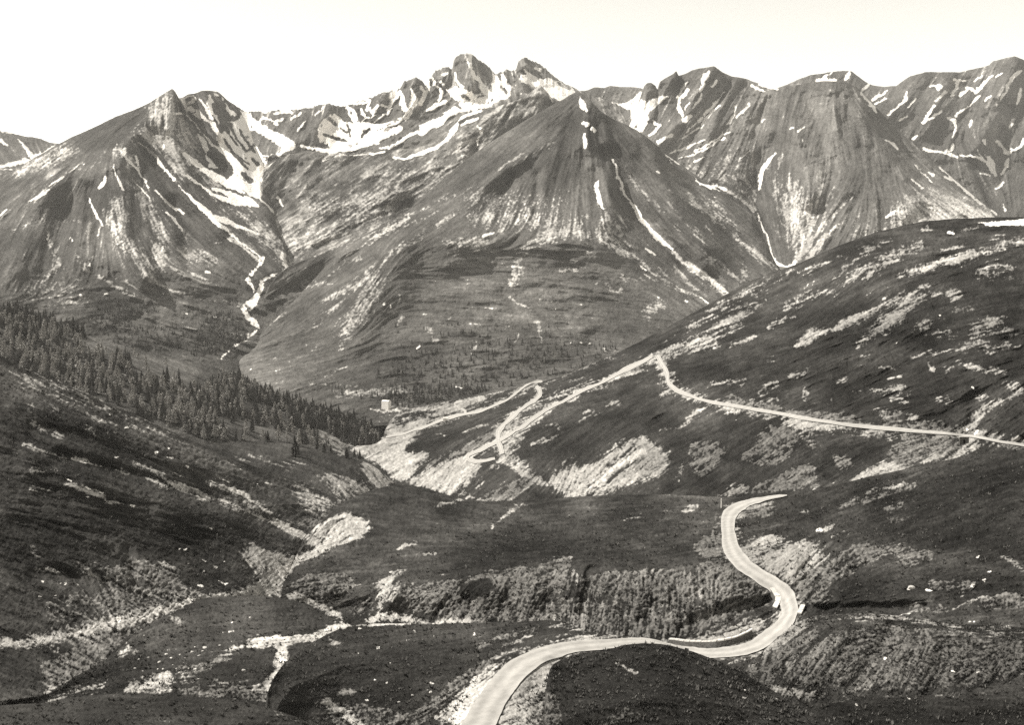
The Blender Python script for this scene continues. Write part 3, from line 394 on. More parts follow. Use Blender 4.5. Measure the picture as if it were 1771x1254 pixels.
build_layer('G', 'central_pyramid_mountain', 352, 1410,
 ["352,760,1950 540,740,2000 700,735,1950 900,720,1950 1100,700,2000 1410,620,2300", "352,690,2200 450,670,2200 540,676,2150 700,672,2150 900,655,2180 1100,640,2220 1250,560,2450 1410,520,2650",
  "352,660,2400 450,600,2450 600,535,2550 700,510,2500 800,500,2520 950,490,2550 1100,500,2600 1200,500,2650 1410,490,2850",
  "352,650,2500 450,580,2550 600,435,2900 700,415,2800 800,405,2800 950,400,2820 1050,400,2850 1200,430,2900 1300,455,2950 1410,482,3050",
  "352,645,2600 450,572,2620 600,424,3050 740,338,3350 850,290,3450 950,265,3450 1060,270,3450 1150,320,3380 1250,375,3300 1410,478,3150",
  "352,640,2700 372,630 385,618 400,603 415,594 430,585 446,568,2700 452,545 456,515 465,495 478,478 490,468 500,460,2900 520,452 560,436,3050 590,424 620,410,3200 655,393 690,375,3380 715,356 740,332,3550 770,306 800,281,3700 840,251 870,232 900,213,3850 925,198 945,187 962,177 975,171 985,164 995,159 1000,157,3950 1008,162 1025,178 1040,193,3850 1060,205 1080,214 1100,224,3750 1120,238 1135,250 1150,266 1175,283,3620 1200,300 1218,312 1235,324 1250,333,3550 1262,343 1280,355 1300,370 1312,392 1325,420 1338,448 1350,470,3300 1410,482,3200"],
 ["1000,165 800,300 600,430","990,200 850,340 700,430","1000,200 940,380","1010,200 1020,400","1030,220 1090,360 1200,470","1080,230 1200,340 1340,465","690,420 600,560","640,450 460,570","900,400 880,420","900,300 870,390","620,420 470,520","700,480 950,500","750,550 1050,560","700,620 1050,610","850,450 1100,470","1100,470 1200,540","1000,520 1150,540","600,600 420,640","700,680 900,670","960,340 955,400","840,340 830,390"],
 ["n 1 1:1003,167,1 1005,175,4 1009,183,5 1015,192,2","n 1 1:1010,212,3 1016,214,3 1014,218,2","n 1 1:1024,222,3.5 1029,226,3.5","n 1 1:1012,232,2 1011,240,3.5 1013,246,3 1012,254,3","n 1 1:1033,312,2 1031,320,4 1034,335,4.5 1039,350,3.5 1043,362,1.2",
  "n 1 1:1060,276,1.5 1066,290,2.5 1068,303,2.5 1074,318,3 1077,330,3 1086,343,2 1094,353,2.5 1104,368,3.5 1112,381,3.5 1122,393,3 1132,406,4 1148,419,3.5 1165,432,2","l .6 2:1120,385,6 1140,400,8 1160,420,6",
  "s .85 2:1165,432,3 1172,445,3.5 1183,455,3 1200,466,4 1219,476,5 1235,490,5 1250,503,6 1262,512,4","n 1 1:1116,431,1.5 1125,435,2.5 1134,440,1.5","n .9 1:1106,459,1.5 1116,467,2","n 1 1:1213,514,1.5 1220,520,2 1226,524,1.5","n .9 1:1184,520,2 1187,522,2","n 1 1:836,409,2 843,406,2.5 855,402,1.2","n .9 1:954,422,1 964,420,1",
  "n 1 1:1151,267,1.5 1160,273,2 1168,279,2.5 1176,284,1.5","n .8 1:1157,276,1 1165,287,1","n 1 1:1202,309,1.2 1212,317,1.8 1222,322,3 1240,325,3.5 1250,330,2","n .9 1:1137,296,1.5 1140,298,1.5","n .8 1:1234,340,1 1238,342,1.2",
  "s .6 4:1045,362 1053,368 1066,385 1081,411 1091,429 1106,440 1076,442 1050,434 1042,418 1025,411 1033,396 1040,378","s .5 4:1060,370,3 1080,390,5","s .4 3:1040,350,3 1048,372,5",
  "s .5 9:826,372,10 876,378,13 920,380,13 953,376,11","s .35 9:820,345,10 880,350,12 960,350,10","s .6 5:915,419,5 953,406,9 991,396,10 1020,408,8","s .6 3:1005,385,4 1012,372,4 1022,375,3","s .55 3:800,421,3 818,417,5 838,412,4","s .6 3:770,419,4 800,420,5 835,416,5 840,424,4","s .45 4:772,432,5 790,438,5","s .4 4:820,430,5 828,438,3","s .4 4:940,345,4 962,395,3",
  "s .6 2:912,432,2 903,445,2 890,458,3 887,470,5 890,480,6 884,492,5","s .4 5:895,465,7 890,485,7","s .6 1:882,514,1 886,520,1.2 905,527,1 921,538,1.5 925,544,1","s .7 1.5:929,557,4 933,563,4 933,575,2 935,592,1.5","s .6 1:895,577,2 892,590,1.5 890,600,1.5","s .6 1:861,562,1 870,560,1.2 884,566,1.2","s .6 1.5:1027,490,2 1040,486,2 1055,498,2.5 1063,503,3 1077,498,2.5","s .6 1:950,497,1 976,497,1.2","s .6 1:979,451,1 996,452,1.5","s .5 2:1010,436,3 1018,438,3","s .5 2:983,440,3 992,438,2","s .4 1.5:970,470,2 1010,462,1.5","s .4 5:1120,540,8 1140,528,6","s .4 3:1075,480,1.5 1110,484,1.5","s .6 1:1043,597,1 1048,608,1.5","s .7 1:685,510,1 691,510,1","s .6 1:690,512,1 690,524,1.2","n 1 .8:663,526,1.5 665,526,1.5","n .9 .8:676,528,1 677,532,1.5","s .7 1:695,550,3 691,556,2 686,562,1.5",
  "n .8 .8:722,603,1 726,599,1.5","s .6 1:748,592,2 754,588,2","s .6 2:740,568,3 745,572,3","s .7 1:823,590,1 822,602,1.5","n .8 .8:814,611,1 816,611,1","s .6 1:775,552,2 778,550,2","s .6 1:746,582,1 752,590,1","n .8 .8:986,592,1 988,592,1","n .8 .8:1005,594,1 1007,594,1","n .8 .8:1020,594,1 1022,594,1",
  "s .5 3:793,363,2 760,385,2.5 720,412,3 688,429,4 672,445,6 655,462,8 640,478,9 617,493,8 590,505,6 560,520,4","s .62 7:672,458 662,478 664,503 650,520 636,540 622,555 608,575 592,598 583,590 592,570 600,552 612,532 625,508 640,485","s .6 3:590,596,4 595,602,4",
  "s .75 2:640,412,2 665,400,5 690,388,5 705,375,3","s .5 2:604,447,1.5 580,470,1.8 560,487,2.5 530,495,2.5 502,503,2","s .55 1.2:553,488,2 575,490,1","s .5 2:440,575,2 455,563,4 472,555,4 492,543,2.5","s .45 2:530,445,1.2 560,435,2 600,420,2 625,411,2 680,382,2 732,358,1.8 783,337,1.5","s .35 2:600,440,1.5 680,400,2 760,365,2","s .5 1.5:861,294,1.5 880,280,2 902,266,1.5","s .5 1.2:940,253,3 958,247,2.5 930,262,1.2 880,292,1.5","s .4 2:620,445,3 590,460,2","s .4 3:560,540,3 600,520,3","s .4 1.2:520,605,1.2 533,595,1.2","s .5 1:535,610,1 545,600,1.2","s .4 3:545,565,2 558,553,2.5","s .4 2:470,620,2 485,618,2 500,624,1.2","s .5 1:410,622,2 418,612,1.5","s .55 1.2:535,664,1.2 560,666,1.5 579,666,1.2 620,668,1.5","s .4 1:565,650,1.2 600,632,1.2","s .4 4:560,680 640,672 720,670 700,685 600,690",
  "s .5 3:1200,345,4 1224,368,6 1248,390,7 1273,413,7 1297,435,8 1325,452,6 1350,470,4","s .45 2:1232,372,2 1255,392,2 1274,403,3 1300,440,3","s .5 2:1200,393,2 1215,410,2.5 1219,439,3.5 1235,450,4 1250,462,4 1275,478,3","s .45 2:1157,350,1.5 1180,375,2 1198,396,3 1210,410,3","s .4 4:1190,330 1240,350 1270,390 1240,385 1200,360","s .6 1.5:1093,436,2 1110,453,3 1125,468,2 1150,485,1.5 1180,502,1.5 1210,512,1.2","s .5 2:1137,462,3 1150,475,4","s .5 2:1165,460,2 1185,482,2 1205,500,1.5","s .5 1.2:1100,465,1.5 1140,487,1.2 1180,505,1","s .35 3:1085,290,1.5 1100,320,2 1130,350,2 1160,380,2 1190,410,2","s .3 3:1140,300,2 1180,350,2 1230,400,2","l .4 4:1030,290,5 1045,330,6 1060,370,6","l .3 10:1160,300 1200,320 1230,360 1180,340","s .5 3:1285,455,3 1286,475,3 1280,490,2",
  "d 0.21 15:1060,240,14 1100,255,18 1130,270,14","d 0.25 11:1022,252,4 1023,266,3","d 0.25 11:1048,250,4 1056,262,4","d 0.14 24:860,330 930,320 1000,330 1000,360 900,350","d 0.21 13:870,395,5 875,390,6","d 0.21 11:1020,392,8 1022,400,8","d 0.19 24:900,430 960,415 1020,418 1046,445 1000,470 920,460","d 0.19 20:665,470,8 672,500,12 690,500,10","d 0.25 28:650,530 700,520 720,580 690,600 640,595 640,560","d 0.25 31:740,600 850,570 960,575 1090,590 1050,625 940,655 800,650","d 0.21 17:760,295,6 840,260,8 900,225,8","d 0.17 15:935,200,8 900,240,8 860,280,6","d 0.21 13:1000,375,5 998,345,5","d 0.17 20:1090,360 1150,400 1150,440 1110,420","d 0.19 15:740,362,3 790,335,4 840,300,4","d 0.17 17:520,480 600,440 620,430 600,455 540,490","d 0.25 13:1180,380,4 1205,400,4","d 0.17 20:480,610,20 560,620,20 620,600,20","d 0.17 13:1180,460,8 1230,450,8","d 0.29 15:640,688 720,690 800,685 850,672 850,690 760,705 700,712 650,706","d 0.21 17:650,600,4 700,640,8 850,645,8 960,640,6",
  "s .8 1.2:640,707,1.5 650,709,2 662,712,3 675,710,2.5","s .85 1:672,706,1.5 683,708,2 694,713,2.5","s .5 2:672,704,2 690,702,3 700,705,3","s .5 3:660,722,3 668,716,4","n .8 .8:780,664,1 784,664,1","n .8 .8:787,667,1 800,671,1",
  "r 4.6 10:1002,160,110 900,260,120 800,340,110 690,430,90 650,490,80 610,560,60","r 5.10 4:1040,195,40 1060,260,50 1050,330,40 1046,380,30","v 5.10 3:1055,270,26 1085,345,30 1130,405,32 1180,455,30","v 2.72 3:1032,300,20 1040,365,20","r 4.25 4:1110,240,50 1160,340,50 1220,430,50","v 3.40 3:1160,270,26 1230,370,30 1290,450,30","v 1.2 6:980,190,26 900,300,30 830,380,24","r 2.72 6:780,420,60 860,400,60 960,405,60 1040,418,50","v .5 6:890,440,24 885,500,24","v 1.70 6:740,440,60 720,520,60","r 1.70 2:940,250,14 880,290,14 840,320,10","v 2.55 3:700,390,20 560,470,26 470,540,20","r 2.55 4:1020,170,20 1014,250,24","v 1.36 2:930,300,12 925,380,12","v 1.36 2:880,300,12 865,380,12"],
 tone=.098, pale=.31, lica=.0045, fba=.004, fbc=30, jag=.5, dsm=12, tvar=.35, flen=12, rockf=.10)
SH = ["s .62 5:1771,772,7 1690,755,8 1600,748,7 1530,742,9 1450,733,10 1400,728,9 1330,714,6 1270,705,6 1200,690,7 1160,668,8 1150,640,7 1137,617,8","s .8 3:1128,617,6 1105,630,6 1080,642,6 1050,656,4 1015,673,5 965,699,4 935,716,5 910,735,8 880,752,6 850,770,6","s .7 3:869,786,6 862,765,7 862,742,9 885,722,7 905,708,6 930,690,6 935,675,6","s .6 3:935,662,3 900,676,3 848,703,4 790,720,4 740,738,4 690,753,5"]
LR = ["s .58 5:1300,874,8 1270,884,14 1260,905,17 1262,945,18 1288,978,18 1325,1006,18 1350,1024,20 1366,1052,20 1360,1080,22 1335,1104,20 1290,1126,16 1215,1132,13 1150,1124,9","f 1 4:1345,862,5 1300,866,8 1262,878,16 1260,910,16 1264,950,16 1290,980,18 1325,1006,18 1350,1022,18 1362,1050,20 1356,1080,20 1330,1104,18 1290,1124,16 1215,1130,14 1150,1122,10"]
OR = ["s .6 6:815,1270,44 838,1215,38 873,1175,33 915,1150,24 970,1122,15 1040,1115,12 1120,1111,8","f 1 5:815,1270,40 835,1215,34 870,1175,30 915,1150,24 970,1122,16 1040,1115,14 1120,1111,10 1180,1126,8"]
KR = ["f 1 3:1850,785,6 1690,757,6 1530,742,7 1330,713,6 1200,688,7 1155,660,8 1137,615,8","f 1 3:1128,617,7 1040,662,6 965,699,6 905,738,8 832,778,7 810,789,7 838,798,7 860,793,6","f 1 3:869,786,7 862,750,8 900,709,7 933,684,7 927,668,7","f 1 3:938,660,5 897,677,5 848,705,5 758,729,6 680,754,5 616,772,5"]
build_layer('I', 'forest_hillside', -190, 712,
 ["-190,880,1100 0,870,1100 200,870,1120 400,870,1150 600,870,1250 712,880,1300", "-190,700,1290 0,690,1290 200,700,1320 400,740,1360 520,770,1400 600,786,1450 640,795,1480 712,810,1500",
  "-190,590,1420 0,595,1430 200,620,1470 400,682,1550 550,735,1600 620,765,1600 712,785,1600",
  "-190,505,1540 15,528,1580 100,556 150,580,1620 220,600 300,620,1680 370,634 400,648 450,668,1720 540,703 620,728,1720 650,745 665,768,1680 712,800,1650"],
 ["0,540 300,660 600,760","0,620 300,720 500,770","200,600 400,690","540,745 620,790"],
 ["s .6 3:540,742 556,745 579,753 598,762 610,775 612,788 596,790 580,780 565,770 545,760","s .9 1.2:590,786,3 605,784,4 618,790,3","s .5 1.2:195,644,1 215,648,2","s .4 3:230,560,2 235,565,1.5","l .5 5:225,615 300,620 350,640 330,665 230,650","l .4 6:130,580 200,590 220,605 150,600","l .5 5:400,685,8 450,700,10","l .4 5:360,712 420,728 500,750 450,750 370,730","d .5 10:20,540 100,560 160,600 60,640 20,620","s .5 1:762,0,1 763,0,1"],
 tone=.05, lica=.003, fba=.003, jag=.5)
build_layer('J2', 'left_middle_knoll', 270, 735,
 ["270,940,620 500,940,680 600,930,720 735,940,760", "270,850,730 500,840,780 600,842,800 660,855,850 735,900,850",
  "270,810,870 345,770,900 400,766,930 450,762,950 500,765,960 530,770 560,775,965 600,787,960 640,803,950 660,816 670,825,940 685,838,930 700,856 735,900,900"],
 ["400,770 600,830","300,790 500,840","560,820 600,870","640,800 670,840"],
 ["s .62 3:553,822 575,820 599,824 622,836 642,848 620,862 599,869 578,852","s .66 3:616,808 628,797 642,798 657,806 670,818 679,828 676,838 658,848 640,834 626,820","s .5 2:460,797,1.2 480,802,1.2 540,802,1","s .4 3:400,788,2 450,796,2 500,812,2","s .9 1.2:598,783,3 612,787,3 625,795,2.5","d .6 3:520,782,3 540,790,5 560,795,3","d .6 3:610,812,5 625,830,6 645,848,5","d .5 3:500,800,10 460,810,10","l .3 4:470,770,4 540,775,4 600,790,4","s .9 .8:585,786,1.5 600,788,1.5"],
 tone=.038, lica=.003, fba=.003, jag=.4, za=.4)
build_layer('K', 'right_hillside', 596, 1940,
 ["596,930,800 700,910,800 800,910,600 900,900,540 1100,900,480 1240,890,440 1420,880,385 1600,870,360 1940,820,340",
  "596,800,1350 690,826,1050 780,850,850 900,850,680 1100,845,600 1240,855,510 1420,832,450 1600,802,425 1771,786,410 1940,770,400",
  "596,775,1450 690,775,1270 800,762,1100 900,745,960 1100,722,820 1240,702,700 1420,727,570 1600,748,500 1771,770,455 1940,765,440",
  "596,772,1550 690,740,1550 800,715,1400 900,690,1250 1000,668,1150 1100,642,1010 1240,600,830 1420,580,690 1600,560,605 1771,560,550 1940,540,520",
  "596,770,1650 690,718,1700 800,698,1550 900,680,1420 1000,648,1290 1100,605,1180 1240,545,990 1420,480,810 1600,440,710 1771,425,660 1940,415,640",
  "596,770,1700 640,766 650,764 662,756,1750 667,742 675,728 690,713,1780 720,705 760,697 800,690,1620 850,680 880,675,1530 930,662,1470 965,653 1000,640,1350 1050,618 1100,594,1240 1150,568 1200,540,1110 1250,512 1300,485,990 1340,470 1380,456,920 1415,440 1450,425,870 1485,412 1520,400,840 1570,388 1600,382,790 1650,378 1700,376,760 1771,375,740 1850,378 1940,365,710"],
 ["1771,400 1500,430 1300,520 1100,610","1700,440 1500,560 1300,600 1150,640","1771,560 1600,600 1450,680","1600,720 1400,760 1250,860","1100,640 900,700 700,750","1200,680 1000,800 980,860","1100,760 1000,850","1500,780 1400,840","860,720 700,830","1771,700 1650,790","1500,480 1380,600","1250,640 1100,700","1771,470 1600,480","800,790 750,850"],
 ["n 1 1:1690,386 1730,382 1771,378 1800,376 1800,388 1771,388 1740,391 1712,391",
  "s .55 5:1440,500,3 1458,489,5 1480,476,7 1506,463,9 1539,444,9 1570,432,7 1594,424,3","s .62 3:1490,485,3 1506,473,7 1530,455,8 1545,446,5","s .75 3:1558,476,4 1580,470,5 1603,463,8 1625,452,5 1652,447,6","s .5 3:1650,450,8 1676,442,9 1700,438,7 1722,428,8 1748,418,6 1780,419,6",
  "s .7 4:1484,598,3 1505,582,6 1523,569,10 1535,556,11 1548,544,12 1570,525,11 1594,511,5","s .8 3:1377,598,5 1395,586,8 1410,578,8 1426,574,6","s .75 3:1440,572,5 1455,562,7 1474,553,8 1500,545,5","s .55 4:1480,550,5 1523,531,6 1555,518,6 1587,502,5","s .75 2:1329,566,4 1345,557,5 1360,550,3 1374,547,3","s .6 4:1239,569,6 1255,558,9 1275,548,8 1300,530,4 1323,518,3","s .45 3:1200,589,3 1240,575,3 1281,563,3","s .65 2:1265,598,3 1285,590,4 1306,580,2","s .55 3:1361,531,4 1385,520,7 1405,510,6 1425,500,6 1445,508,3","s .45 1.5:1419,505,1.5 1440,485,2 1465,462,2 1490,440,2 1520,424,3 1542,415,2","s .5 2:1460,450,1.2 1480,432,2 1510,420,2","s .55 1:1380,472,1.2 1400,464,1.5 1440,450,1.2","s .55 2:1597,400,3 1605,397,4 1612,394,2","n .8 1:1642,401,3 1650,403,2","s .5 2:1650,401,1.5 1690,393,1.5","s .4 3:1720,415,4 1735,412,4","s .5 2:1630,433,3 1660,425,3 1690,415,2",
  "s .55 3:1690,470,3 1710,460,3 1730,457,3 1750,465,3","s .4 3:1695,476,4 1730,478,4 1755,480,3","s .55 5:1665,602,5 1680,590,8 1690,572,12 1712,560,12 1735,562,9 1748,575,6","s .5 5:1690,590,9 1712,600,9 1740,595,6","s .5 2:1740,598,3 1771,603,2","s .5 2:1578,620,2 1600,613,2.5 1630,608,3 1661,602,2.5","s .6 2:1652,624,3 1670,630,4 1694,638,4 1720,641,4 1742,645,3","s .5 3:1645,505,7 1655,515,8 1648,522,5","s .5 2:1611,511,2 1630,508,3 1648,506,2","s .45 3:1587,500,6 1600,498,6","s .4 4:1587,568,6 1620,572,7 1645,580,6","s .4 3:1600,555,4 1615,560,3 1630,556,3","s .4 3:1655,538,4 1680,536,3","s .6 3:1510,672,3 1525,678,3 1545,675,3 1560,672,6","s .55 3:1545,688,4 1565,690,5 1575,680,3","s .55 3:1735,662,4 1755,670,7 1770,678,6","s .65 2.5:1768,680,3 1745,688,4 1716,700,5 1700,712,7 1687,725,9 1674,748,10","s .6 1.5:1520,636,2 1545,637,2","s .5 1.5:1538,655,3 1560,650,2","s .5 1.5:1445,663,4 1460,656,4","s .6 1:1490,616,2 1502,617,2.5","s .4 1.5:1475,678,3 1485,676,2","s .4 2:1370,652,3 1390,643,3 1400,636,2","s .5 1:1368,656,2 1380,648,2","s .35 2:1325,622,2 1340,620,2","s .5 2:1694,688,5 1705,686,4","s .4 3:1625,690,5 1640,692,4","n .9 .8:1680,668,1 1684,671,1.5","n .9 .8:1625,546,1.2 1627,546,1.5","s .5 1.5:1608,630,3 1615,640,4","s .45 2:1635,640,4 1645,635,4",
  "s .5 1.5:1230,665,2 1260,660,2.5 1290,658,2","s .6 1.5:1277,668,2 1286,665,2","s .6 3:1315,680,4 1330,670,6 1342,667,4","s .5 2:1345,690,1 1300,695,2","s .55 1.2:1391,672,1 1392,690,3 1397,680,3","s .5 1.5:1425,705,2 1440,690,4","s .5 3:1450,715,1",
  "g .95 4:1242,690 1260,682 1275,684 1290,695 1320,700 1345,700 1365,712 1395,708 1415,716 1450,712 1480,718 1500,730 1530,728 1545,710 1560,712 1555,728 1580,735 1600,726 1630,730 1655,745 1655,752 1560,745 1450,735 1350,716 1270,704 1240,696","s .5 3:1520,712,4 1540,715,8 1530,728,5","s .5 3:1575,722,6 1585,730,6","g .95 3:1690,755 1700,748 1720,750 1745,760 1771,768 1800,775 1771,780 1700,760","s .7 3:1655,745,6 1672,742,8 1690,748,6","s .8 3:1655,752,5 1680,760,6","n .8 1:1668,746,2 1672,743,2","n .8 1:1690,745,2 1686,752,2",
  "s .75 4:1240,700,3 1262,708,6 1275,712,5","s .8 4:1355,728,4 1385,734,7 1420,738,8 1435,742,7 1442,735,5","s .55 5:1375,755,8 1400,755,14 1405,770,8","s .7 4:1460,740,5 1500,748,6 1542,752,7","s .6 3:1535,752,8 1540,760,5","g 1 7:1195,765 1240,765 1260,775 1245,800 1215,830 1195,810","g .95 6:1310,750 1330,735 1370,740 1385,760 1370,790 1340,805 1300,805 1280,790 1300,775","g .8 7:1440,785 1470,790 1480,810 1450,815","s .72 2:1465,833 1490,820 1510,808 1530,800 1560,803 1570,812 1555,822 1530,822 1495,828","g .9 6:1550,760 1600,765 1640,770 1650,785 1620,795 1590,795 1570,812 1545,800 1535,780","g 1 4:1560,748 1640,754 1660,770 1655,790 1600,780 1560,765","s .7 3:1680,765 1700,762 1690,775 1670,790 1640,800 1620,802 1645,785","s .7 3:1600,800,4 1625,790,4 1650,775,4","s .7 3:1241,860 1255,848 1275,840 1295,838 1296,852 1270,858","g 1.05 3:1298,838 1340,830 1365,812 1385,803 1410,806 1415,842 1370,848 1300,855","s .6 4:1360,840,5 1380,820,8 1400,812,6 1408,840,4",
  "s .55 3:1130,612,4 1150,608,5 1173,600,5 1210,590,5 1248,580,4","s .55 3:1128,622,5 1140,618,8 1165,612,6 1185,600,4","s .5 3:1172,600 1230,572 1250,570 1240,590 1200,604","s .5 2:1190,611,2 1210,602,3 1240,598,4","s .6 1.2:1114,642,1.5 1098,646,2 1078,648,1.2","s .65 1.5:1025,657,1.5 1000,666,2.5 970,677,1.5","s .5 1.5:1060,662,1.5 1040,668,1.5 1000,680,1.2","s .5 2:1050,700,1.5 1060,694,4 1072,698,1.5","s .6 2:1010,715,1.5 1018,712,3 1025,713,1.5","s .4 1.2:1000,732,1.2 1010,724,1.5 1040,716,2","s .6 2:1222,702,4 1207,710,4 1197,718,3.5 1186,732,2.5 1170,740,1.5 1140,744,1","s .6 1:936,742,1 945,735,1 965,734,2","s .6 1.5:968,735,1.2 966,750,1.5 957,758,2.5 940,763,3 922,768,1.5","s .6 2:1140,652,1 1142,658,1.5 1140,662,2","s .5 2:1145,684,3 1157,677,4","s .4 4:1150,640,8 1160,660,4",
  "s .7 4:1086,761 1095,757 1110,756 1125,758 1137,775 1150,785 1162,795 1155,812 1140,822 1117,826 1090,838 1061,848 1040,860 990,860 970,852 953,840 951,825 970,812 990,806 1010,806 1032,803 1040,792 1049,786 1060,775","s .9 3:980,858,3 1010,850,6 1035,830,5 1060,810,6 1090,795,5 1110,780,4","y .8 3:1050,832,3 1075,815,4 1095,800,3","g .7 4:1090,790 1120,770 1160,795 1150,822 1110,826","s .5 2:1126,820,4 1145,815,4","s .6 1.2:1045,852,2 1065,840,2 1080,828,1.5","s .4 2:1180,800,2 1170,830,2",
  "s .95 3:684,832 672,820 655,802 640,795 630,794 610,774 616,770 648,763 700,748 716,756 708,765 698,780 720,784 745,780 740,790 728,805 706,832","s .65 3:658,722 668,714 690,712 732,700 760,696 783,692 850,680 870,676 850,686 834,694 800,712 770,722 745,732 730,742 700,748 671,752 660,745","y .5 3:690,725,3 720,715,5 750,712,4","y .4 2:700,735,2 740,722,3","s .9 1.5:712,752,2 720,744,4 728,738,4 736,734,2","s .85 2:668,756,3 690,752,4 708,744,2",
  "s .9 3:704,838 722,828 745,815 765,800 785,792 808,786 822,796 834,802 825,815 812,832 798,845 785,855 770,856 745,848 725,842","g .9 3:790,850,4 810,830,6 825,812,5","g 1 6:735,800 765,790 790,778 830,758 860,740 860,755 820,778 790,790 760,800 735,812","s .8 3:808,788,5 835,778,4 860,764,6 880,758,6 895,750,4","s .6 4:862,738 880,726 900,728 915,742 908,760 895,770 880,785 868,796 850,790 858,770","s .55 3:880,765,6 895,760,8 902,752,5","s .6 4:870,790,8 888,792,8 905,802,5","s .7 1.5:857,797,2 875,800,2.5 890,808,3 905,822,4 925,830,5 945,838,4","s .6 3:905,822,5 920,820,5 930,828,4","g 1.1 4:835,858 860,848 880,838 910,828 930,830 910,845 890,862 860,866 838,864","s .55 2:800,855,5 835,864,3 880,862,4","s .35 3:825,840,5 835,830,3","s .4 1.5:850,812,3 862,808,3","s .5 1.5:805,745,2 830,738,3 842,735,2","s .5 1.5:972,800,2 990,792,2.5 1005,784,1.5",
  "y .9 2:848,775,4 858,772,3","y .9 2:842,786,5 856,782,5","s .7 1:752,752,1 770,752,1","s .6 1:800,693,4 812,690,3",
  "s .35 6:930,690 1000,665 1090,632 1060,655 990,690 940,705","s .4 3:1090,600,3 1040,622,2 990,644,2 940,660,2","s .35 3:1150,590,4 1200,560,4 1260,530,4 1320,500,3","s .35 3:1220,540,2 1290,505,2 1370,470,2","s .35 2:1400,475,2 1430,452,2 1480,430,2",
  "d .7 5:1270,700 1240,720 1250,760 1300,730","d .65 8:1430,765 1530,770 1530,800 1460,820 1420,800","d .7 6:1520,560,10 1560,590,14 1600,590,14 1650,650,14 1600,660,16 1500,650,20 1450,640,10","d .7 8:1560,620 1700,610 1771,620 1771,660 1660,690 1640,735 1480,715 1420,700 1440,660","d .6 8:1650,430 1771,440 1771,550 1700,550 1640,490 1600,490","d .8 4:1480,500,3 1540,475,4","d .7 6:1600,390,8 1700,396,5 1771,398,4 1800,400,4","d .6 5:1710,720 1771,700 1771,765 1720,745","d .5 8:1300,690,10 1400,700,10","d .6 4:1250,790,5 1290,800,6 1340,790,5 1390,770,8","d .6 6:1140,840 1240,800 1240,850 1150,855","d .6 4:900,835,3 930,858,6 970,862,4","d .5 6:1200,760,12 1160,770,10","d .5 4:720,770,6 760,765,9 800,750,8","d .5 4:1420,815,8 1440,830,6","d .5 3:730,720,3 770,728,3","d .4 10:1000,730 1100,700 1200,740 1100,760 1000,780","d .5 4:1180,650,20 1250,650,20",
  "r 2 4:700,700,20 800,715,24 900,700,20","v 1.5 3:1690,690,24 1672,750,24 1640,810,20","r 1.2 3:1090,770,30 1010,850,30","v 1.2 3:1130,760,24 1080,860,24","r 1.2 4:1380,740,40 1340,830,40","v 1.2 4:1420,760,30 1440,840,30","r 1.5 6:1500,500,80 1400,600,70 1300,680,60","v 1.2 6:1650,500,60 1560,640,60 1500,720,50","r 1.5 6:1771,520,60 1700,620,60","v 1 4:1300,560,40 1180,650,40"] + KR + SH,
 tone=.031, pale=.36, lica=.0045, fba=.004, fbc=34, jag=.5, dsm=16, tvar=.4, flen=12, za=.35)
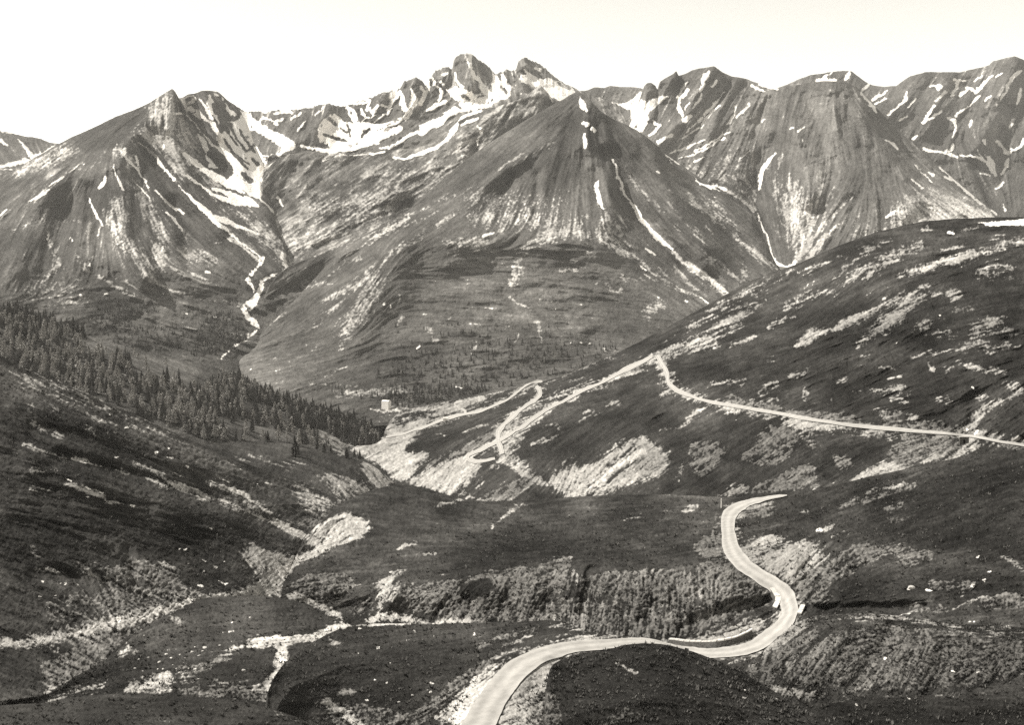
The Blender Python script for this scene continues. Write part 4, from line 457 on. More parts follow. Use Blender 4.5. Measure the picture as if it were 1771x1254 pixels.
build_layer('J', 'left_near_slope', -190, 735,
 ["-190,1290,212 0,1270,216 100,1230,226 200,1160,240 330,1090,290 450,1060,325 560,1000,370 600,950,460 640,900,580 735,930,640",
  "-190,1080,255 0,1060,266 100,1040,276 200,1030,288 330,1015,312 430,995,340 500,948,405 560,905,500 620,885,610 735,905,640",
  "-190,900,292 0,890,300 150,890,318 300,890,352 400,885,395 500,872,500 600,876,650 735,895,650",
  "-190,720,335 0,740,342 150,770,355 300,800,395 400,822,470 500,846,600 600,872,680 735,890,670",
  "-190,530,390 -80,580 0,617 25,630,400 60,644 100,659 130,671,410 180,694 230,716,430 300,748,460 345,768,500 400,792,540 460,815,600 520,832,660 560,852,700 600,870,720 735,885,700"],
 ["25,640 200,720 350,780 550,850","0,700 200,780 500,910","0,850 300,900 500,940","100,950 250,1000 330,1040","50,1050 150,1090","-100,600 0,650","350,950 440,1000","430,950 460,1010","220,960 280,1010","150,980 190,1060"],
 ["s 1.1 2.5:572,943 545,950 520,962 495,972 470,985 450,1005 425,1022 380,1030 340,1036 335,1044 400,1036 450,1032 490,1030 500,1000 520,975 560,955","s 1 2:470,900,4 495,912,6 520,925,5 550,940,3","s .85 4:-100,1125,5 0,1116,5 70,1108,8 140,1092,10 200,1077,12 270,1060,11 330,1040,8 400,1030,6 450,1018,8 500,985,8 550,950,6","g 1.25 6:60,1095 130,1080 200,1058 270,1040 330,1028 345,1048 280,1075 215,1105 180,1140 130,1165 80,1190 70,1150 140,1120","s .8 1.5:0,1118,3 70,1110,3 100,1103,4 130,1095,5 165,1085,5 200,1076,6 235,1070,5 270,1060,5 300,1053,4 340,1036,3 380,1032,3 440,1024,3",
  "s .7 2:560,880,6 600,862,3 640,850,3","s .8 2:470,905,5 495,915,5 520,925,5 545,940,5 560,944,3","s .95 2:440,1020,6 460,1005,8 480,990,9 505,972,6 540,955,5 565,945,4","s .7 4:420,955 435,948 465,950 490,955 499,968 490,985 470,1000 445,1005 440,985 425,972","s .8 2:560,905 585,885 600,880 590,895 560,915 540,925",
  "s .55 3:497,842 515,838 535,842 560,856 582,868 574,881 543,886 520,868","g .9 4:400,850 440,870 470,885 510,905 540,895 570,880 560,905 530,915 490,900 440,885",
  "s .85 2:110,836,2 122,840,4 153,848,5 168,856,3","s .9 2:165,855,2 191,868,4 205,869,3 217,870,2","n .8 1:117,829,3 122,831,2","n .8 1:147,844,3 155,846,2","n .8 1:172,853,1.5 178,854,1","s .8 2:130,793,3 150,798,4 174,805,3","s .7 2:192,813,2 222,819,3","s .75 2:232,803,2 255,808,3 283,822,2","s .65 3:262,828,4 281,838,6 310,845,6 345,855,7 375,862,4 398,871,6 425,882,4 450,893,5 480,908,5 510,918,5","s .7 2:357,834,1 380,842,3 408,850,3.5 430,862,3 447,870,3","s .8 2:400,848,3 430,862,4 445,872,3 470,888,3",
  "s .5 2:58,735,4 70,742,4 82,748,2","s .5 2:95,754,5 108,752,4","s .5 2:150,714,2 163,722,4 185,728,4 204,735,3","s .4 2:84,703,3 100,711,3","s .5 2:41,768,2 60,776,2 77,780,2","s .5 2:30,650,4 60,658,5 80,668,3","s .45 2:98,678,3 130,692,4 160,700,4 190,708,3","s .45 1.5:195,704,2 225,718,2","s .4 2:45,700,5 58,710,5","s .4 3:60,815,4 95,818,3","s .4 2:55,842,5 90,845,4","s .3 2:110,790,3 60,780,3","s .4 3:150,742,4 160,750,4","s .4 2:200,745,4 215,750,3","l .45 8:-60,600 25,636 100,664 240,720 340,768 420,815 350,800 240,760 120,715 20,690 -80,660","s .35 8:25,636 100,664 240,720 340,768 300,762 150,700 30,660","n .9 .8:217,739,1.5 221,739,1.5","n .9 .8:292,772,1 292,775,1.5","n .9 .8:268,783,1.5 272,783,1.5","n .9 .8:290,791,1.5 300,792,1.8","n .9 .8:321,807,1 325,808,1.5","n .9 .8:200,791,1 204,791,1","n .9 .8:189,718,1 191,719,1","n .9 .8:274,734,1 277,734,1","n .9 .8:227,875,1.5 231,875,1.5","n .9 .8:148,860,1 152,860,1","n .9 .8:363,915,1 366,916,1.2","n .9 .8:371,981,1.5 374,982,1.5","n .9 .8:350,989,1.5 354,989,1.2","n .9 .8:350,970,1.5 356,972,1.2","n .9 .8:309,951,1 312,951,1","n .9 .8:318,952,1 322,952,1","n .9 .8:343,1013,1.5 350,1015,1.5","n .9 .8:378,1006,1.5 392,1010,1.8","n .9 .8:72,1005,1.2 75,1006,1.2","n .9 .8:104,1010,1 106,1010,1","n .9 .8:114,1012,1 116,1013,1","n .9 .8:67,1032,1.2 70,1033,1.2","n .9 .8:202,1068,3 205,1072,3",
  "g 1.0 5:130,970 160,970 190,985 220,970 260,972 300,980 320,1010 350,1025 330,1032 300,1050 270,1048 250,1060 200,1062 170,1040 175,1020 190,1015 170,1005 140,985","g .55 8:75,1040 150,1020 220,1060 180,1078 120,1085 80,1070","s .55 1.5:60,985,2 95,988,2.5 140,991,2 180,1000,3 215,1012,3 240,1020,3","g .6 4:55,950,8 65,970,6","s .6 3:225,1010,4 260,1022,6 300,1030,5 330,1036,4","s .45 3:280,975,6 300,985,5","y .7 2:225,1008,5 252,1010,7",
  "s .6 2:125,1110 150,1098 172,1092 195,1098 200,1108 186,1122 186,1143 170,1138 150,1125","s .4 3:80,1118,5 95,1122,4 102,1130,2","g 1 4:110,1150 150,1150 185,1140 170,1160 120,1180 90,1195 80,1180","s .6 3:75,1155,4 85,1170,5 92,1190,5","s .7 2:80,1200,4 100,1185,3 150,1165,3 185,1146,3","d .75 4:72,1120 110,1112 150,1130 160,1150 130,1160 95,1180 78,1150",
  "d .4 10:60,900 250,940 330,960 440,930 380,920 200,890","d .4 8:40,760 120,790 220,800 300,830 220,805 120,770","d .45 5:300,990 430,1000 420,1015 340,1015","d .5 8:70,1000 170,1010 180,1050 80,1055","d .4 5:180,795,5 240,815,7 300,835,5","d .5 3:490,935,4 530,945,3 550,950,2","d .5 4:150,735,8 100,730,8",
  "r 2 4:60,800,40 200,850,40 400,900,40","v 2 3:100,790,18 260,825,20 420,885,20 500,920,16","v 1.5 3:60,740,18 200,780,20 350,830,20","r 1.2 3:30,700,24 200,745,24 360,800,24","v 1.2 3:60,990,18 180,1005,18 260,1040,18","v 1 3:220,950,14 235,1010,14"],
 tone=.038, pale=.42, lica=.0028, fba=.003, fbc=30, jag=.35, dsm=16, tvar=.4, flen=13, za=.25)
build_layer('L', 'middle_plateau_and_banks', 462, 1940,
 ["462,1330,225 1000,1310,198 1150,1270,196 1300,1260,190 1500,1230,185 1940,1230,165",
  "462,1085,318 600,1066,333 740,1084,322 850,1088,308 1000,1096,288 1130,1110,263 1250,1112,250 1310,1095,248 1340,1074,250 1400,1060,240 1500,1064,233 1771,1078,214 1940,1082,205",
  "462,1065,330 520,1002,348 600,1004,358 740,1012,340 850,988,327 925,985,318 1000,975,305 1125,988,283 1250,978,272 1330,962,272 1500,950,262 1771,958,240 1940,960,232",
  "462,1055,345 490,1012,352 505,985,365 525,940,400 560,905,440 640,880,480 740,885,450 900,905,400 1100,900,370 1245,895,345 1400,885,325 1600,850,305 1771,830,290 1940,820,280",
  "462,1053,348 475,1040 490,1010,355 500,990 512,962,380 525,932,420 545,912,450 560,898 580,880,500 600,866,530 620,857 640,849,575 665,842 690,838,600 715,840 740,846,565 780,858,530 800,864 850,868,500 930,864,470 990,860 1050,857,440 1150,855,405 1245,860,372 1300,861,360 1350,856 1400,850,345 1450,838 1500,826,335 1550,815 1600,805,335 1680,786,330 1771,778,325 1940,760,315"],
 ["690,845 850,870 1240,865","600,900 900,930 1200,900","560,960 900,960 1240,920","900,990 870,1080","1110,995 1105,1100","700,1010 660,1070","1600,820 1400,900 1280,930","1771,850 1500,930","1400,960 1350,1020","1771,1000 1500,1040","1000,985 990,1085","1200,1000 1210,1095","540,1000 500,1010","575,900 550,935","620,910 570,940","800,1010 760,1070","1290,1080 1200,1110","1450,950 1400,1000"],
 ["s .75 2:530,928 545,912 575,893 597,887 620,894 640,905 642,918 625,930 600,940 575,946 545,947 530,940","s .95 2:510,918,5 530,930,5 548,944,4 570,946,3","s .95 2:565,948,5 540,958,6 515,968,7 495,985,9 470,1005,10 450,1025,8",
  "g 1.05 4:495,1015 520,997 560,990 590,993 612,1000 615,1010 595,1030 585,1045 560,1040 530,1035 505,1030","s .9 2.5:500,1030,5 530,1035,7 548,1045,6 565,1055,5 590,1066,4","g .6 4:600,1050 640,1030 650,1060 620,1072","s .6 3:648,1010 665,1003 690,1003 695,1018 690,1030 680,1045 665,1040 660,1060 650,1058 655,1035","s .6 2:660,1003,3 690,992,3 700,988,2","s .6 1.2:676,992,2 690,985,1.5 696,974,1","s .9 2.5:640,1072,6 670,1066,8 700,1070,6 740,1078,4 790,1076,4 830,1074,3",
  "g 1.1 4:700,1012 739,1007 770,1004 792,1004 815,996 852,985 870,990 865,1000 840,1000 800,1008 790,1025 800,1035 820,1040 850,1025 900,1040 870,1060 820,1065 760,1062 715,1060 700,1040",
  "g 1.1 4:850,985 900,982 924,982 950,972 981,966 995,970 975,987 1000,1000 980,1020 940,1040 900,1040 870,1030 850,1010",
  "s .65 3:930,985,3 950,975,4 985,966,3","s .6 3:960,988,8 985,995,10 1000,1005,6","g 1.05 5:1000,1000 1054,990 1125,985 1195,993 1225,1000 1200,1040 1190,1065 1150,1050 1100,1060 1080,1040 1040,1030 1000,1040","g .8 8:830,1040 900,1040 1000,1030 1100,1050 1200,1070 1260,1060 1200,1100 1130,1105 1050,1100 1000,1090 850,1082 720,1078","s .7 2:1000,1060,5 1010,1080,5 1005,1090,3","s .5 3:1020,1040,8 1025,1055,6","s .5 3:905,1050,3 910,1065,2.5","s .4 3:1175,1050,6 1185,1065,5",
  "g 1.2 4:1198,950 1215,930 1240,910 1250,930 1256,960 1240,970 1215,965","g 1.25 5:1200,985 1225,968 1248,966 1265,975 1300,1000 1330,1018 1340,1032 1330,1048 1290,1058 1255,1060 1220,1050 1200,1010","g .9 5:1200,1050 1260,1055 1300,1062 1250,1085 1200,1090",
  "s .68 3:1180,1112 1205,1106 1235,1090 1262,1082 1290,1070 1315,1067 1324,1074 1318,1086 1306,1098 1290,1106 1260,1114 1220,1118 1180,1118","s .6 2:1148,1108,3 1165,1110,4 1190,1108,5",
  "s .72 4:1277,944 1300,935 1329,927 1360,936 1385,940 1410,940 1420,955 1440,960 1435,980 1415,995 1400,1010 1385,1020 1374,1014 1345,995 1325,985 1295,975 1280,960","g 1.2 4:1370,1005 1400,990 1430,965 1455,955 1480,945 1495,934 1510,945 1529,947 1523,966 1500,975 1475,990 1450,1000 1426,1018 1442,1031 1430,1042 1400,1046 1382,1035","g 1 5:1525,952,8 1560,955,8 1606,962,8","g .9 4:1560,970,6 1580,975,8",
  "s .7 3:1278,895,5 1290,885,7 1310,876,6 1335,870,4","g .9 3:1290,890,8 1320,888,10 1335,880,6","y .6 2:1295,892,4 1310,895,4",
  "s .7 1.2:905,874,1.5 895,878,1.2 880,886,2 868,895,1.5 855,904,2 852,914,2","s .7 1:888,874,1 912,876,1.5","s .5 2:780,870,3 795,866,4","s .4 1.5:750,878,2 775,872,2","s .6 1.2:686,950,2 700,945,3 712,942,2 722,940,1","s .5 1.2:732,961,1.5 755,956,1.2","s .6 1.2:790,983,1.5 810,973,2","s .5 1:850,912,2 858,905,3","s .6 1.5:1183,884,3 1195,879,4 1203,877,3","s .4 1.5:1080,900,2 1110,892,2","s .7 1:1150,886,1 1155,886,1","n .9 1:1415,917,2 1421,919,2","s .7 1.5:1425,917,2 1435,912,3 1445,907,2","s .4 1.5:1385,885,3 1395,883,3","s .45 2:1460,875,2 1490,860,3 1530,845,3 1570,836,2","g .7 5:1450,880,5 1510,862,6 1580,840,5","g .8 5:1535,880,5 1560,875,6","g .5 5:1540,905,5 1570,895,5","s .45 1.5:1440,930,2 1470,920,1.5 1500,912,1","s .6 1.5:1650,1054,1.5 1665,1045,2 1690,1038,2.5 1716,1033,2 1761,1020,2","s .6 1.2:1653,1044,1 1660,1034,1.2 1668,1023,1","s .6 2:1734,962,2 1750,970,3 1765,985,3","g .8 5:1610,1010,8 1640,1015,10 1680,1010,8","g .8 5:1560,1050,5 1600,1056,6 1640,1052,5","g .9 5:1700,1045,8 1740,1040,12 1771,1040,12","n .9 .8:1689,964,1.5 1693,963,1.5","n .9 .8:1700,1004,1.5 1703,1003,2","n .9 .8:1682,1012,2 1684,1012,2","n .9 .8:1710,990,1 1712,990,1","n .9 .8:1600,1020,1.5 1610,1022,1.5",
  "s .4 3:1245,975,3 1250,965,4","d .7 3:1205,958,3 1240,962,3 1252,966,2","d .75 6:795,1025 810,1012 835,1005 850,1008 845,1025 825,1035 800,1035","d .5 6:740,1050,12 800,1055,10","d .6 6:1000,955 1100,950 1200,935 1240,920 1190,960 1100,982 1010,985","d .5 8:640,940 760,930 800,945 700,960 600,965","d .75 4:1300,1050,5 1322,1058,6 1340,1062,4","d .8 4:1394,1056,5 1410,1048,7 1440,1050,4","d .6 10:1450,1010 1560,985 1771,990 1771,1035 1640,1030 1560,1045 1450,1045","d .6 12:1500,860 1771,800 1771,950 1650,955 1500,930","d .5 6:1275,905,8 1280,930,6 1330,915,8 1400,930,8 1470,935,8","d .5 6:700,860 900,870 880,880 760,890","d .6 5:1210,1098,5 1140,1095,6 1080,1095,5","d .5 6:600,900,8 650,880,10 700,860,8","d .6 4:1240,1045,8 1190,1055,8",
  "r .8 3:560,940,24 680,930,24 850,940,24","r 1 3:690,1008,24 670,1050,24","v 1.2 3:800,990,18 820,1040,24","r 1 3:940,975,24 920,1040,24","r 1 3:1110,985,30 1100,1050,30","v 1 3:1030,985,18 1010,1060,20","v 1.2 3:1330,1040,14 1250,1060,20 1180,1090,24","r 1.5 3:1310,1080,22 1240,1105,22","v 1 4:1290,920,20 1380,915,20","r 1 3:1380,950,30 1370,1000,30","v 2 3:1390,1055,12 1450,1055,14 1600,1050,14","r .8 4:1600,830,40 1450,890,40","v .7 3:850,880,14 950,900,14 1100,895,14"] + LR,
 tone=.033, pale=.38, lica=.0016, fba=.0026, fbc=30, jag=.35, dsm=12, tvar=.42, flen=11, za=.16)
build_layer('P', 'river_flat', -190, 655,
 ["-190,1330,172 655,1330,180", "-190,1260,186 180,1195,215 345,1140,240 500,1140,240 655,1160,225",
  "-190,1235,192 60,1206,206 85,1200 130,1171,222 180,1143,237 205,1125 230,1100,256 260,1080 290,1062,278 330,1043,292 345,1036,296 380,1033 430,1030,304 480,1034,304 505,1038 530,1046,300 560,1065,290 600,1078,280 655,1110,262"],
 ["0,1210 300,1080","200,1160 500,1120","300,1080 600,1060","100,1240 600,1240"],
 ["s .95 2:425,1108 450,1102 476,1098 500,1102 527,1098 550,1090 581,1080 600,1074 640,1070 650,1085 610,1090 582,1100 580,1112 560,1110 530,1112 505,1112 496,1122 500,1135 490,1148 480,1146 478,1122 462,1120 440,1122 425,1120",
  "s .85 2:478,1145,4 482,1160,6 472,1170,5 462,1182,6 458,1190,6","s .6 3:428,1112,4 400,1125,4 385,1140,3","s .75 3:212,1196 222,1184 234,1174 238,1180 262,1168 285,1162 300,1162 299,1178 294,1199 270,1200 246,1202 225,1199","s .6 3:305,1184,2 320,1175,3 339,1170,2","g 1.0 4:310,1190 380,1185 452,1188 480,1185 530,1190 560,1200 590,1215 610,1240 620,1280 560,1270 520,1235 480,1222 440,1212 400,1206 350,1204 300,1202","s .8 3:440,1192,5 490,1190,8 530,1198,8 560,1208,8 585,1222,9 600,1240,10 610,1260,10","s .6 3:480,1205,6 510,1215,8 550,1235,8","s .8 2:420,1028,4 440,1024,4","s .9 2:330,1040,3 300,1055,3 270,1062,3 240,1080,3","s .5 3:295,1068,3 312,1075,6 316,1085,3","s .55 3:205,1135,4 225,1122,6 232,1128,4","s .7 2:85,1216,2 120,1200,4 150,1192,4 180,1188,2","s .4 2:110,1205,2 160,1200,2 200,1195,1.5","s .5 2:120,1190,2 180,1192,1.5","g .8 3:395,1138,6 350,1155,8 310,1160,8","g .5 4:390,1190,6 430,1180,5","s .6 1:372,1178,2 395,1182,2",
  "n .9 .8:395,1092,1 397,1092,1","n .9 .8:430,1068,1.2 432,1068,1.2","n .9 .8:400,1077,1 402,1077,1","d .5 5:460,1118,5 475,1125,4 480,1150,4","d .5 6:95,1185,4 150,1180,8 200,1160,8","d .4 5:205,1185,5 200,1200,4","d .5 3:445,1165,2 452,1180,3","l .3 8:260,1100,20 350,1060,20 450,1045,20",
  "v .8 3:440,1110,20 540,1100,20 640,1078,16","v .8 3:485,1110,12 482,1150,12 460,1190,16","r .6 4:350,1070,40 480,1060,40"],
 tone=.034, pale=.48, lica=.0012, fba=.002, fbc=26, jag=.2, tvar=.35, za=.10)
build_layer('O', 'road_terrace', 430, 1190,
 ["430,1400,150 600,1330,180 900,1330,176 1190,1330,180", "430,1370,155 470,1240,178 500,1190,195 600,1150,222 800,1142,228 1000,1135,222 1190,1140,218",
  "430,1350,160 452,1260,175 462,1200,190 475,1170 490,1150,212 515,1127 540,1112,236 565,1098 590,1087,260 620,1081 650,1079,275 760,1079,270 850,1077 900,1076,258 960,1072,250 975,1075 990,1081,246 1010,1092,242 1060,1099,239 1110,1105,236 1135,1108 1160,1114,232 1190,1122,228"],
 ["500,1150 800,1120 1000,1090","600,1200 850,1150","760,1240 860,1140","850,1110 980,1085","700,1230 800,1180"],
 ["s .8 2.5:800,1260 770,1250 745,1245 775,1215 795,1198 820,1175 850,1150 870,1145 858,1170 845,1190 825,1215 805,1250","g 1.1 5:740,1250 760,1225 790,1195 830,1165 860,1142 840,1140 790,1175 740,1215 700,1245","g .8 4:560,1240 600,1215 640,1220 700,1235 740,1245 720,1270 600,1270","s .6 3:590,1200,4 610,1200,3","s .75 3:560,1215,6 600,1235,9 620,1260,10","s .55 1.5:868,1122,2 890,1112,3 915,1100,3 935,1085,2","g .7 4:830,1120,5 880,1100,6 920,1088,6","s .4 2:950,1085,3 990,1085,4","s .7 1.5:960,1071,2 985,1076,2 1000,1085,2","s .5 2:1000,1088,3 1012,1094,3","s .6 2:850,1140,2 880,1128,2 920,1120,1.5",
  "s .72 3:960,1260 945,1240 948,1200 952,1165 972,1140 985,1130 950,1132 925,1140 900,1165 885,1190 870,1215 862,1250 862,1275","g .8 4:905,1262 925,1200 950,1190 960,1262","y .5 2:920,1150,2 905,1165,3 890,1185,2","s .7 1.5:1055,1098,2 1075,1094,2 1110,1102,2 1150,1112,3",
  "s .9 1.5:585,1083,3 620,1079,4 700,1078,3 800,1077,2","s .7 3:572,1108,4 582,1112,4","d .6 3:985,1106,3 930,1118,3 890,1135,3 860,1150,3","d .5 3:845,1165,4 870,1150,5","d .35 10:620,1110 800,1110 850,1130 700,1160 560,1170","n .9 .8:652,1121,2 656,1119,2","n .9 .8:716,1091,2 719,1092,1.5","n .9 .8:745,1181,1.5 748,1182,1.5","n .9 .8:743,1197,2 746,1196,1.5","n .9 .8:712,1202,1.5 715,1202,1.5","n .9 .8:633,1212,1 636,1213,1","n .9 .8:667,1182,1.5 669,1182,1.5","n .9 .8:649,1176,1 651,1177,1","n .9 .8:818,1097,1.5 820,1097,1.5","n .9 .8:749,1101,1 751,1101,1","n .9 .8:622,1087,1 624,1087,1","n .9 .8:760,1163,1 762,1163,1","s .6 1:600,1200,3 610,1202,2",
  "v .5 4:600,1180,30 800,1170,30","r .8 3:900,1180,24 950,1130,20"] + OR,
 tone=.033, pale=.46, lica=.0012, fba=.002, fbc=26, jag=.25, tvar=.35, za=.10)
build_layer('M', 'right_front_mound', 1255, 1940,
 ["1255,1300,175 1500,1290,176 1940,1290,170", "1255,1215,190 1350,1195,192 1500,1170,193 1771,1165,190 1940,1165,186",
  "1255,1180,198 1275,1163 1290,1152,206 1305,1140 1320,1127,210 1350,1098,213 1370,1082 1390,1072,216 1410,1066 1430,1063,216 1500,1061,215 1580,1068,213 1650,1079,210 1771,1086,206 1940,1090,200"],
 ["1320,1120 1400,1072 1500,1066 1650,1085 1771,1092","1450,1085 1380,1190","1600,1100 1560,1190","1771,1110 1720,1190","1330,1120 1310,1180","1900,1100 1860,1190"],
 ["s .62 4:1310,1125 1340,1100 1370,1080 1400,1068 1430,1064 1410,1080 1380,1100 1350,1120 1325,1140","s .55 4:1406,1069,4 1450,1066,5 1490,1063,5 1555,1066,5 1600,1076,4 1630,1085,4","s .4 5:1640,1086,5 1700,1090,5 1771,1095,5","g 1 6:1290,1160 1330,1130 1380,1100 1420,1090 1400,1120 1350,1160 1330,1190 1300,1175","g .85 10:1380,1110 1480,1090 1560,1090 1700,1110 1771,1110 1771,1170 1650,1190 1500,1190 1400,1190 1350,1175","g .9 6:1440,1110 1490,1100 1510,1140 1470,1160","g .9 5:1500,1080 1560,1080 1650,1100 1640,1130 1560,1110","s .72 3:1335,1190,3 1350,1195,5 1385,1200,6 1426,1206,5","s .6 3:1455,1200 1475,1182 1500,1170 1522,1170 1515,1185 1490,1195 1460,1205","g .9 5:1390,1210,5 1420,1205,6","g .9 3:1530,1190,5 1600,1188,5","d .5 6:1480,1080 1560,1085 1520,1100 1450,1100 1410,1120 1420,1090","d .6 8:1540,1130,14 1620,1150,18 1700,1170,14","d .5 6:1380,1160,12 1430,1165,12","n .9 .8:1645,1161,1.5 1650,1162,1.5","n .9 .8:1690,1163,1 1694,1163,1","n .9 .8:1530,1138,1.5 1531,1141,1.5",
  "r 1 3:1460,1090,30 1400,1180,30","v 1 3:1540,1090,20 1480,1190,24","r 1 3:1620,1100,26 1580,1190,26"],
 tone=.026, pale=.30, lica=.0012, fba=.002, fbc=18, jag=.35, tvar=.5, za=.06)
build_layer('N', 'right_front_strip', 1330, 1940,
 ["1330,1420,118 1940,1400,115", "1330,1330,128 1360,1290 1390,1255 1415,1228,136 1440,1215 1470,1207 1500,1204,137 1600,1203 1680,1199 1771,1197,135 1940,1192,132"],
 [], ["n .9 .8:1497,1197,2 1505,1197,2","n .9 .8:1607,1200,2 1612,1200,2.5","n .8 .8:1568,1208,1 1572,1208,1.5","g .5 4:1430,1215,3 1500,1205,3 1700,1200,3","n .9 .8:1480,1219,1.5 1483,1220,2","d .4 10:1450,1240,20 1771,1230,20"],
 tone=.022, lica=.0012, fba=.002, jag=.5, za=.07)
build_layer('B', 'left_front_strip', -190, 660,
 ["-190,1420,138 660,1420,138", "-190,1232,165 0,1221 80,1216,165 110,1209 150,1204 200,1201 250,1200,166 330,1205 400,1212 435,1218 470,1227 510,1240 560,1262,164 600,1290 660,1340,160"],
 [], ["n .8 .8:350,1231,1.2 353,1231,1.2","s .3 4:480,1232,3 560,1250,3"], tone=.034, lica=.001, fba=.0015, jag=.25, tvar=.25, za=.06)
build_layer('A', 'dark_foreground_knoll', 885, 1450,
 ["885,1480,128 1450,1480,128", "885,1330,140 940,1250,148 1150,1200,152 1300,1230,152 1450,1320,145",
  "885,1420,140 915,1330,148 930,1285 938,1250,156 941,1222 944,1195,160 947,1175 950,1160 956,1150 968,1143 985,1136,164 1010,1131 1040,1127 1060,1122 1080,1116 1110,1113,166 1140,1114 1160,1117 1200,1128,166 1250,1147 1280,1162 1310,1179,163 1340,1197 1370,1216 1400,1236,158 1450,1275,152"],
 ["950,1180 1150,1150 1300,1200","960,1240 1350,1240"],
 ["s .75 1:1067,1146,1.2 1080,1153,2 1090,1160,2.5 1100,1166,2","g 1.2 3:930,1190 962,1203 968,1225 974,1270 930,1270","g .9 4:1060,1245,8 1080,1235,8 1100,1240,6","g .4 4:990,1240,5 960,1225,4","n .9 .8:1288,1194,1.2 1289,1195,1.5","n .9 .8:1331,1232,1 1332,1233,1.2","n .8 .8:1284,1208,1.5 1292,1208,1.2","n .8 .8:1112,1173,1 1113,1173,1"],
 tone=.022, lica=.0009, fba=.0012, jag=.3, tvar=.3, za=.05)
# broad valley floor under everything
gm = plain_mat('valley_floor_ground', .04, .4, .05)
v = np.array([[-12500, -2500, -420], [12500, -2500, -420], [12500, 11500, -420], [-12500, 11500, -420]], float)
link('valley_floor', mesh_np('valley_floor', v, np.array([[0, 1, 2, 3]]), gm, False), kind='structure')
# ================================================================== ROADS (gravel ribbons lying on the ground)
def catmull(P, n):
    P = np.array(P, float); out = []
    Q = np.vstack([2 * P[0] - P[1], P, 2 * P[-1] - P[-2]])
    for i in range(1, len(Q) - 2):
        a, b, c, d = Q[i - 1:i + 3]
        for k in range(n):
            t = k / n
            out.append(.5 * (2 * b + (c - a) * t + (2 * a - 5 * b + 4 * c - d) * t * t + (3 * b - a - 3 * c + d) * t ** 3))
    out.append(P[-1]); return np.array(out)
def road_mat(name, v):
    m, nt, b = nmat(name); N = nt.nodes; L = nt.links
    u = N.new('ShaderNodeAttribute'); u.attribute_name = 'across'
    geo = N.new('ShaderNodeNewGeometry')
    t = N.new('ShaderNodeTexNoise'); t.inputs['Scale'].default_value = .45; t.inputs['Detail'].default_value = 8; t.inputs['Roughness'].default_value = .7; L.new(geo.outputs['Position'], t.inputs['Vector'])
    w = N.new('ShaderNodeMath'); w.operation = 'MULTIPLY'; L.new(u.outputs['Fac'], w.inputs[0]); w.inputs[1].default_value = 12.57
    s = N.new('ShaderNodeMath'); s.operation = 'COSINE'; L.new(w.outputs[0], s.inputs[0])
    m1 = N.new('ShaderNodeMath'); m1.operation = 'MULTIPLY_ADD'; L.new(s.outputs[0], m1.inputs[0]); m1.inputs[1].default_value = .11 * v; m1.inputs[2].default_value = v * .48
    m2 = N.new('ShaderNodeMath'); m2.operation = 'MULTIPLY_ADD'; L.new(t.outputs['Fac'], m2.inputs[0]); m2.inputs[1].default_value = v * .9; L.new(m1.outputs[0], m2.inputs[2])
    cc = N.new('ShaderNodeCombineColor')
    for i in range(3):
        q = N.new('ShaderNodeMath'); q.operation = 'MULTIPLY'; L.new(m2.outputs[0], q.inputs[0]); q.inputs[1].default_value = WARM[i]; L.new(q.outputs[0], cc.inputs[i])
    L.new(cc.outputs[0], b.inputs['Base Color']); return m
RM = road_mat('pale_gravel_road', .37)
def ribbon(name, lay, pts, lift, label, n=10, nx=6):
    """pts: left edge x,y, right edge x,y (photo pixels) laid on the ground surface of its terrain"""
    P = catmull(pts, n); rows = []; ac = []
    jt = (fbm(3, len(P), 5, 3)[0] - .5) * 3.2
    for i, (lx, ly, rx, ry) in enumerate(P):
        W = math.hypot(rx - lx, ry - ly)
        for k in range(nx + 1):
            f = k / nx
            if k == 0: f -= jt[i] / W
            if k == nx: f += jt[-1 - i] / W
            px = lx + (rx - lx) * f; py = ly + (ry - ly) * f
            Dm = lay_D(lay, px, py) * (1 - .0016); x, y, z = world(px, py, Dm); rows.append((x, y, z + lift)); ac.append(f)
    co = np.array(rows); me = mesh_np(name, co, gridfaces(len(P), nx + 1), RM, True, {'across': np.array(ac)})
    return link(name, me, kind='structure', label=label)
def cl(s):
    """centre line with half widths -> edge pairs"""
    p = parse(s); out = []
    for i, (x, y, w) in enumerate(p):
        a = p[max(i - 1, 0)]; b = p[min(i + 1, len(p) - 1)]; dx, dy = b[0] - a[0], b[1] - a[1]; L = math.hypot(dx, dy)
        out.append((x + dy / L * w, y - dx / L * w, x - dy / L * w, y + dx / L * w))
    return out
ribbon('road', 'O', [(790, 1268, 852, 1268), (803, 1246, 862, 1246), (822, 1214, 876, 1216), (846, 1182, 892, 1194), (866, 1158, 912, 1170), (890, 1140, 940, 1148), (925, 1125, 968, 1138), (975, 1112, 1000, 1129), (1040, 1107, 1052, 1124), (1080, 1105, 1090, 1117), (1120, 1105, 1125, 1117), (1153, 1113, 1150, 1122), (1185, 1122, 1182, 1130)], .12, 'pale gravel road curving past the dark knoll at the bottom edge', 10, 8)
